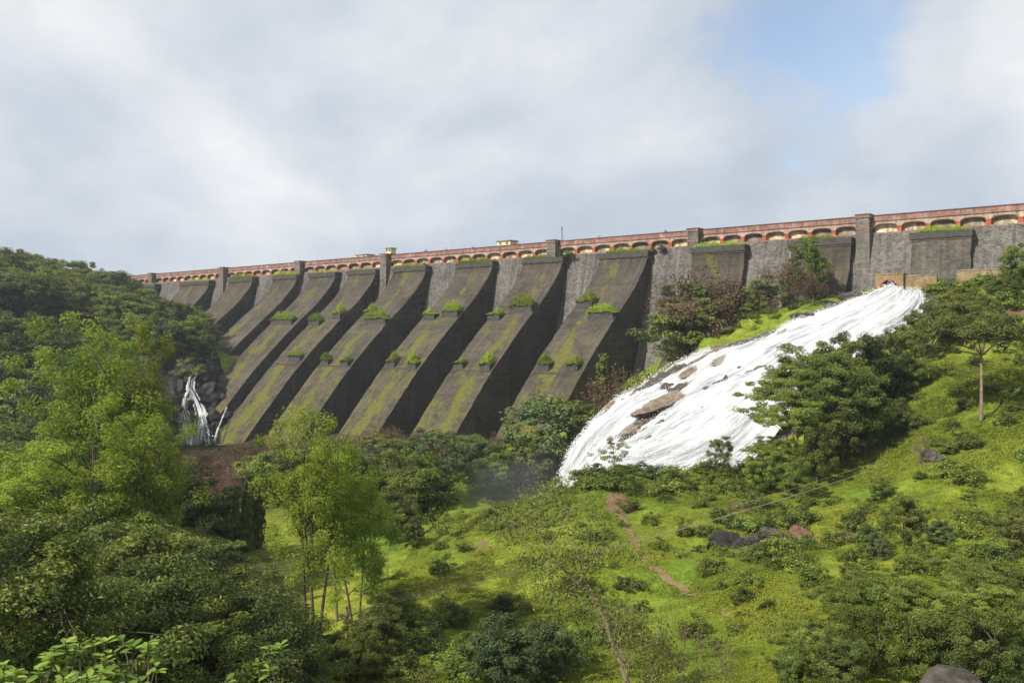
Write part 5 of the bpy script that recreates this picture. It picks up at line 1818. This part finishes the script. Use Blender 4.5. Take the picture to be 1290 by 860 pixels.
# ------------------------------------------------------------------ the leaning tree on the near slope
def leaning_tree():
    r = np.random.default_rng(55)
    Y = 43.0
    base = at(795, 875, Y)
    base.z = ground_z(base.x, base.y) - 0.2
    root = empty('leaning_tree', base)
    tag(root, 'leaning sparse tree with long bare trunk on the grassy slope', 'tree')

    def q(px, py, dy=0.0):
        return at(px, py, Y + dy) - base
    main = [q(795, 875), q(782, 835), q(768, 800), q(764, 785), q(750, 757), q(728, 735), q(706, 712), q(690, 690), q(678, 668)]
    main[0] = Vector((0, 0, 0))
    limbs = [(main, 0.14, 0.035), ([main[4], q(735, 722, 0.5), q(728, 700, 0.8), q(722, 680, 1.2)], 0.06, 0.02), ([main[5], q(742, 715, -0.5), q(752, 690, -0.8)], 0.05, 0.018),
             ([main[6], q(690, 715, 0.6), q(668, 705, 1.0)], 0.045, 0.016), ([main[7], q(706, 665, -0.8), q(722, 640, -1.2)], 0.045, 0.016), ([main[8], q(670, 650, 0.6), q(690, 625, 0.8)], 0.035, 0.014),
             ([main[8], q(655, 660), q(640, 662)], 0.03, 0.012), ([main[3], q(752, 795, 0.6), q(740, 770, 1.0), q(732, 745, 1.4)], 0.05, 0.018), ([main[5], q(715, 745, -0.6), q(695, 740, -1.0)], 0.04, 0.014)]
    ends = [l[0][-1] for l in limbs] + [l[0][-2] for l in limbs[1:]]
    cl = []
    for e in ends:
        for _ in range(5):
            c = e + Vector((r.normal() * 0.85, r.normal() * 0.9, r.normal() * 0.55 + 0.1))
            cl.append(c)
            limbs.append((wiggle(e, c, 3, 0.08, r), 0.016, 0.006))
    tube_arrays(limbs, 7).build('trunk', M['bark_pale'], root, True)
    C, Nn, LV = [], [], []
    for c in cl:
        n = int(r.integers(40, 110))
        C.append(np.array(c) + r.normal(size=(n, 3)) * np.array([0.34, 0.34, 0.24]))
        Nn.append(r.normal(size=(n, 3)) * 0.7 + np.array([-0.2, -0.2, 0.6]))
        LV.append(np.clip(r.normal(0.5, 0.22, n), 0, 1))
    C, Nn, LV = np.concatenate(C), np.concatenate(Nn), np.concatenate(LV)
    link('crown', leaf_mesh('leaning_crown', leaf_arrays(C, Nn, 0.20, 0.36, r, 0.6), LV, M['leaf_olive']), root)


leaning_tree()


# ------------------------------------------------------------------ grass on the planters and caps
def grass_proto(key, sx, sy, h, n, seed, blade=0.05):
    """ragged mound of grass and herbs: leaves over a lumpy dome, taller wisps on top"""
    r = np.random.default_rng(seed)
    x, y = r.uniform(-1, 1, n), r.uniform(-1, 1, n)
    lum = 0.75 + 1.3 * vnoise(x * sx / 2 + 40, y * sy / 2 + 40, 1.1, seed) + 0.5 * vnoise(x * sx / 2 + 40, y + 9, 0.45, seed + 1)
    top = h * np.clip(1 - np.abs(x) ** 5, 0, 1) ** 0.5 * np.clip(1 - 0.7 * y ** 2, 0.1, 1) * np.clip(lum, 0.25, 1.5)
    z = top * r.uniform(0.15, 1.0, n) ** 0.6
    C = np.stack([x * sx / 2, y * sy / 2, z], 1)
    Nn = np.stack([x * 0.6, y * 0.8 - 0.35, np.full(n, 0.9)], 1) + r.normal(size=(n, 3)) * 0.45
    k = n // 4                                   # wisps standing out of the mound
    C = np.concatenate([C, np.stack([x[:k] * sx / 2, y[:k] * sy / 2, top[:k] * r.uniform(0.9, 1.25, k) + 0.08], 1)])
    Nn = np.concatenate([Nn, r.normal(size=(k, 3)) * np.array([1, 1, 0.25]) + np.array([-0.3, -0.5, 0.2])])
    z = np.concatenate([z, top[:k]])
    V = leaf_arrays(C, Nn, blade * 5.5, 0.26, r, -1.2)
    lv = np.clip(r.normal(0.45, 0.22, n + k) + 0.3 * (z / h - 0.5), 0, 1)
    return leaf_mesh(key, V, lv, M['grass_clump'])


g_wide = grass_proto('grass_wide', 5.6, 2.2, 1.5, 1900, 1, 0.07)
g_small = grass_proto('grass_small', 2.8, 2.1, 1.6, 950, 2, 0.07)
g_cap = grass_proto('grass_cap', 8.0, 2.4, 0.9, 2200, 3, 0.06)
for (bi, xa, xb, yc, zt, dep) in planter_spots:
    w = xb - xa
    src, s0 = (g_wide, 5.6) if w > 4 else (g_small, 2.8)
    o = link('grass_clump', src)
    lx = Matrix.Rotation(DAM_RZ, 4, 'Z') @ Vector(((xa + xb) / 2, yc, zt - 0.05))
    o.location = P0 + lx
    o.rotation_euler = (0, 0, DAM_RZ)
    o.scale = (w / s0 * random.uniform(0.9, 1.15) * random.choice((1, -1)), min(1.3, dep / 1.5), random.uniform(0.6, 1.5))
    row = 'upper' if zt > 0 else 'lower'
    tag(o, 'tuft of bright grass overflowing a stone planter in the %s row on a buttress' % row, 'grass', 'grass in the %s planters' % row)
for bi, (f0, f1, hs) in {0: (0.0, 0.6, 0.7), 1: (0.0, 0.75, 0.9), 2: (0.0, 1.0, 1.5), 3: (0.05, 1.0, 1.4), 4: (0.0, 1.0, 0.8), 5: (0.1, 1.0, 0.6), 6: (0.05, 1.0, 1.0), 7: (0.0, 1.0, 1.3), 8: (0.3, 1.0, 0.9), 9: (0.05, 0.9, 1.1), 10: (0.0, 0.98, 1.0), 11: (0.2, 0.9, 0.9), 12: (0.0, 0.9, 1.1)}.items():
    tl, tr, prof = BUTTS[bi]
    w = (tl - tr) * (f1 - f0)
    xc = -(tr + (tl - tr) * (f0 + f1) / 2)
    o = link('grass_clump', g_cap)
    o.location = P0 + Matrix.Rotation(DAM_RZ, 4, 'Z') @ Vector((xc, -1.6, 18.42))
    o.rotation_euler = (0, 0, DAM_RZ)
    o.scale = (w / 8.0, 1.0, hs)
    tag(o, 'strip of green grass growing on a buttress cap under the arches', 'grass', 'grass on the buttress caps')
# little bushes rooted in the crest
for (px, p, z, H) in ((834, 1.2, 18.4, 1.6), (822, 1.2, 18.4, 1.2), (717, 1.6, 18.3, 1.9), (707, 1.4, 18.4, 1.6), (682, 1.0, 18.4, 1.2), (563, -2.5, 21.4, 2.1), (535, -3, 21.4, 2.0), (597, -2.5, 21.4, 1.8), (655, -2.5, 21.4, 2.0), (757, -2, 21.4, 2.0), (838, -2, 21.4, 1.8), (535, 1.4, 18.4, 1.4)):
    t = dam_t(px, p)
    q = dam_pt(t, p, z)
    place('bush', random.choice(['shrub_dark0', 'shrub_dark1', 'shrub2']), q.x, q.y, H, 'little green bush rooted in the dam crest', 'bush', 'bushes rooted in the dam crest', 1.0, None, 0.1, z)

# ------------------------------------------------------------------ pole and wires
pt = at(437, 769, 52)
pg = ground_z(pt.x, pt.y)
pole = empty('utility_pole', (pt.x, pt.y, pg - 0.3))
tag(pole, 'slim yellowish pole carrying wires out of the gully', 'pole')
HP = pt.z - pg + 0.3
m_ = MB(); m_.tube([(0, 0, 0), (0, 0, HP + 0.3)], 0.12, 0.09, 8); m_.build('post', M['wood_pole'], pole)
m_ = MB(); m_.box(-0.08, 0.08, -0.7, 0.7, HP - 0.35, HP - 0.23); m_.build('cross_arm', M['metal_dark'], pole)
far = at(1225, 541, 104)
fg = ground_z(far.x, far.y)
pole2 = empty('utility_pole', (far.x, far.y, fg - 0.3))
tag(pole2, 'slim pole among trees on the upper slope where the wires end', 'pole')
m_ = MB(); m_.tube([(0, 0, 0), (0, 0, far.z - fg + 0.9)], 0.11, 0.09, 8); m_.build('post', M['wood_pole'], pole2)
m_ = MB(); m_.box(-0.08, 0.08, -0.8, 0.8, far.z - fg + 0.1, far.z - fg + 0.22); m_.build('cross_arm', M['metal_dark'], pole2)
for k, (dy, dz) in enumerate(((-0.6, 0.0), (-0.2, -0.02), (0.2, 0.0), (0.05, 0.5))):
    m_ = MB(); m_.tube([(0, dy, HP - 0.25), (0, dy, HP + 0.02)], 0.05, 0.035, 6); m_.build('insulator', M['ceramic'], pole)
    a = Vector((pt.x, pt.y + dy, pg - 0.3 + HP + dz))
    b = Vector((far.x, far.y + dy * 2.0, far.z + dz * 2.2 - k * 0.25))
    pts = []
    for i in range(33):
        s = i / 32
        q = a.lerp(b, s)
        q.z -= 4 * 1.1 * s * (1 - s)
        pts.append(q)
    m_ = MB(); m_.tube(pts, 0.014, 0.014, 5)
    tag(m_.build('overhead_wire', M['wire']), 'thin pale wire strung over the slope to the pole', 'wire', 'overhead wires')


# ------------------------------------------------------------------ big-leaved bushes right below the viewpoint
def leafy_bush(px, py, Y, w, nsprig, seed, lab, L=0.11):
    r = np.random.default_rng(seed)
    base = at(px, py, Y)
    gz = ground_z(base.x, base.y)
    root = empty('leafy_bush', (base.x, base.y, gz))
    tag(root, lab, 'bush')
    stems, leaves = [], []
    V, Fc = [], []
    for s in range(nsprig):
        tip = Vector((r.uniform(-w / 2, w / 2), r.uniform(-0.5, 0.9), base.z - gz + r.normal() * 0.05 - 0.02))
        st = Vector((tip.x * 0.6, tip.y * 0.6 + 0.1, 0.0))
        pts = wiggle(st, tip, 5, 0.03, r)
        stems.append((pts, 0.014, 0.006))
        nl = int(r.integers(8, 13))
        for i in range(nl):
            an = i * 2.4 + r.uniform(-0.3, 0.3)
            lift = r.uniform(0.25, 0.95) if i < nl * 0.6 else r.uniform(-0.1, 0.4)
            d = Vector((math.cos(an), math.sin(an), lift)).normalized()
            o = tip - UP * r.uniform(0, 0.10)
            side = d.cross(UP).normalized()
            nn = side.cross(d)
            LL = L * r.uniform(0.7, 1.25)
            b = len(V)
            prof = [(0.0, 0.03), (0.25, 0.16), (0.55, 0.24), (0.8, 0.19), (1.0, 0.02)]
            for (t_, wd_) in prof:
                c = o + d * LL * t_ - UP * LL * 0.25 * t_ * t_
                V += [c - side * LL * wd_ + nn * LL * 0.05, c, c + side * LL * wd_ + nn * LL * 0.05]
                leaves += [r.uniform(0.3, 1.0)] * 0
            for j in range(4):
                q = b + j * 3
                Fc += [(q, q + 1, q + 4, q + 3), (q + 1, q + 2, q + 5, q + 4)]
    V = np.array([tuple(v) for v in V])
    nlv = len(V) // 15
    lv = np.repeat(np.clip(r.normal(0.55, 0.25, nlv), 0, 1), 15)
    me = mesh_np('leafy_foliage', V, np.array(Fc).ravel(), np.full(len(Fc), 4), True, {'lv': lv})
    link('foliage', me, root, M['leaf_gloss'])
    tube_arrays(stems, 5).build('stems', M['bark'], root, True)


leafy_bush(70, 852, 7.0, 1.35, 30, 1, 'broad-leaved bright bush just below the viewpoint')
leafy_bush(140, 848, 7.4, 0.55, 12, 2, 'end sprigs of the broad-leaved bright bush', 0.12)
leafy_bush(312, 846, 8.0, 0.35, 5, 3, 'small yellowish leafy sprig beside the broad-leaved bush', 0.11)


# ------------------------------------------------------------------ weeds and grass over the near slope
def ground_cover():
    r = np.random.default_rng(91)
    n = 1150000
    Yv = 40 + (122 - 40) * r.random(n) ** 1.2
    px = r.uniform(470, 1330, n)
    X = (px - CX) / F * Yv
    dens = vnoise(X, Yv, 5.5, 41) + 0.7 * vnoise(X, Yv, 2.2, 42) + 0.35 * vnoise(X, Yv, 0.8, 43)
    keep = (dens > -0.42 + 0.75 * r.random(n)) & (X > -11 + (Yv - 45) * 0.07)
    X, Yv, dens = X[keep], Yv[keep], dens[keep]
    i = np.clip(np.searchsorted(GX, X) - 1, 0, len(GX) - 2)
    j = np.clip(np.searchsorted(GY, Yv) - 1, 0, len(GY) - 2)
    fx = (X - GX[i]) / (GX[i + 1] - GX[i])
    fy = (Yv - GY[j]) / (GY[j + 1] - GY[j])
    Z = (ZZ[j, i] * (1 - fx) + ZZ[j, i + 1] * fx) * (1 - fy) + (ZZ[j + 1, i] * (1 - fx) + ZZ[j + 1, i + 1] * fx) * fy
    bad = (wd[j, i] < 3.0) | (soil[j, i] > 0.45)
    X, Yv, Z, dens = X[~bad], Yv[~bad], Z[~bad], dens[~bad]
    n = len(X)
    C = np.stack([X, Yv, Z + 0.04 + np.clip(dens, 0, 0.8) * 0.6 * r.random(n)], 1)
    Nn = r.normal(size=(n, 3)) * 0.33 + np.array([-0.25, -0.25, 0.8])
    lv = np.clip(0.45 + 0.7 * vnoise(X, Yv, 7.0, 44) + 0.4 * vnoise(X, Yv, 1.7, 45) + r.normal(0, 0.12, n), 0, 1)
    # low tussocks and seedlings
    m = 2600
    k = r.integers(0, n, m)
    q = 34
    g = r.normal(size=(m, q, 3))
    g /= np.linalg.norm(g, axis=2, keepdims=True)
    g[:, :, 2] = np.abs(g[:, :, 2])
    rad = r.uniform(0.18, 0.55, (m, 1, 1))
    T = (C[k][:, None, :] + g * rad * np.array([1, 1, 0.9])).reshape(-1, 3)
    Nn = np.concatenate([Nn, (g + np.array([-0.2, -0.2, 0.5])).reshape(-1, 3) + r.normal(size=(m * q, 3)) * 0.3])
    C = np.concatenate([C, T])
    lv = np.concatenate([lv, np.clip(np.repeat(r.uniform(0.1, 0.7, m), q) + r.normal(0, 0.1, m * q), 0, 1)])
    dens = np.concatenate([dens, np.full(m * q, 0.0)])
    Yv = np.concatenate([Yv, T[:, 1]])
    V = leaf_arrays(C, Nn, np.where(dens > 0.08, 0.17, 0.10) * (0.45 + Yv / 85), 0.45, r)
    o = link('ground_cover', leaf_mesh('ground_cover', V, lv, M['weed']))
    tag(o, 'low weeds and grass covering the near slope', 'weeds', kind='stuff')


ground_cover()


# ------------------------------------------------------------------ moist air
def haze_box():
    mb = MB()
    mb.box(-4300, 4300, -1500, 5600, float(ZZ.min()) - 1.0, max(46.0, float(ZZ.max()) + 2))
    m, nd, lk, out = new_mat('moist_air')
    v = nd.new('ShaderNodeVolumePrincipled')
    v.inputs['Color'].default_value = (0.80, 0.88, 1.0, 1)
    v.inputs['Density'].default_value = 0.00019
    v.inputs['Anisotropy'].default_value = 0.2
    lk.new(v.outputs[0], out.inputs['Volume'])
    o = mb.build('haze', m)
    tag(o, 'thin pale haze in the air of the gorge', 'haze', kind='stuff')


haze_box()

import bmesh
mist_m, nd, lk, out = new_mat('spray_air')
v = nd.new('ShaderNodeVolumePrincipled')
v.inputs['Color'].default_value = (0.95, 0.97, 1.0, 1)
v.inputs['Density'].default_value = 0.0032
lk.new(v.outputs[0], out.inputs['Volume'])
for k, (px, py, Y, rx, rz) in enumerate(((660, 612, 120, 6.5, 4.5), (630, 612, 124, 7.0, 4.0), (685, 600, 121, 4.5, 5.5))):
    p = at(px, py, Y)
    bm = bmesh.new()
    bmesh.ops.create_icosphere(bm, subdivisions=4, radius=1.0)
    for vv in bm.verts:
        vv.co *= 1 + 0.35 * mnoise.noise(vv.co * 1.5 + Vector((k * 9.0, 0, 0)))
        vv.co = Vector((vv.co.x * rx, vv.co.y * rx, vv.co.z * rz))
    me = bpy.data.meshes.new('spray_mist')
    bm.to_mesh(me)
    bm.free()
    o = link('spray_mist', me, None, mist_m)
    o.location = p
    tag(o, 'drifting spray hanging in the gorge at the foot of the falls', 'spray', kind='stuff')
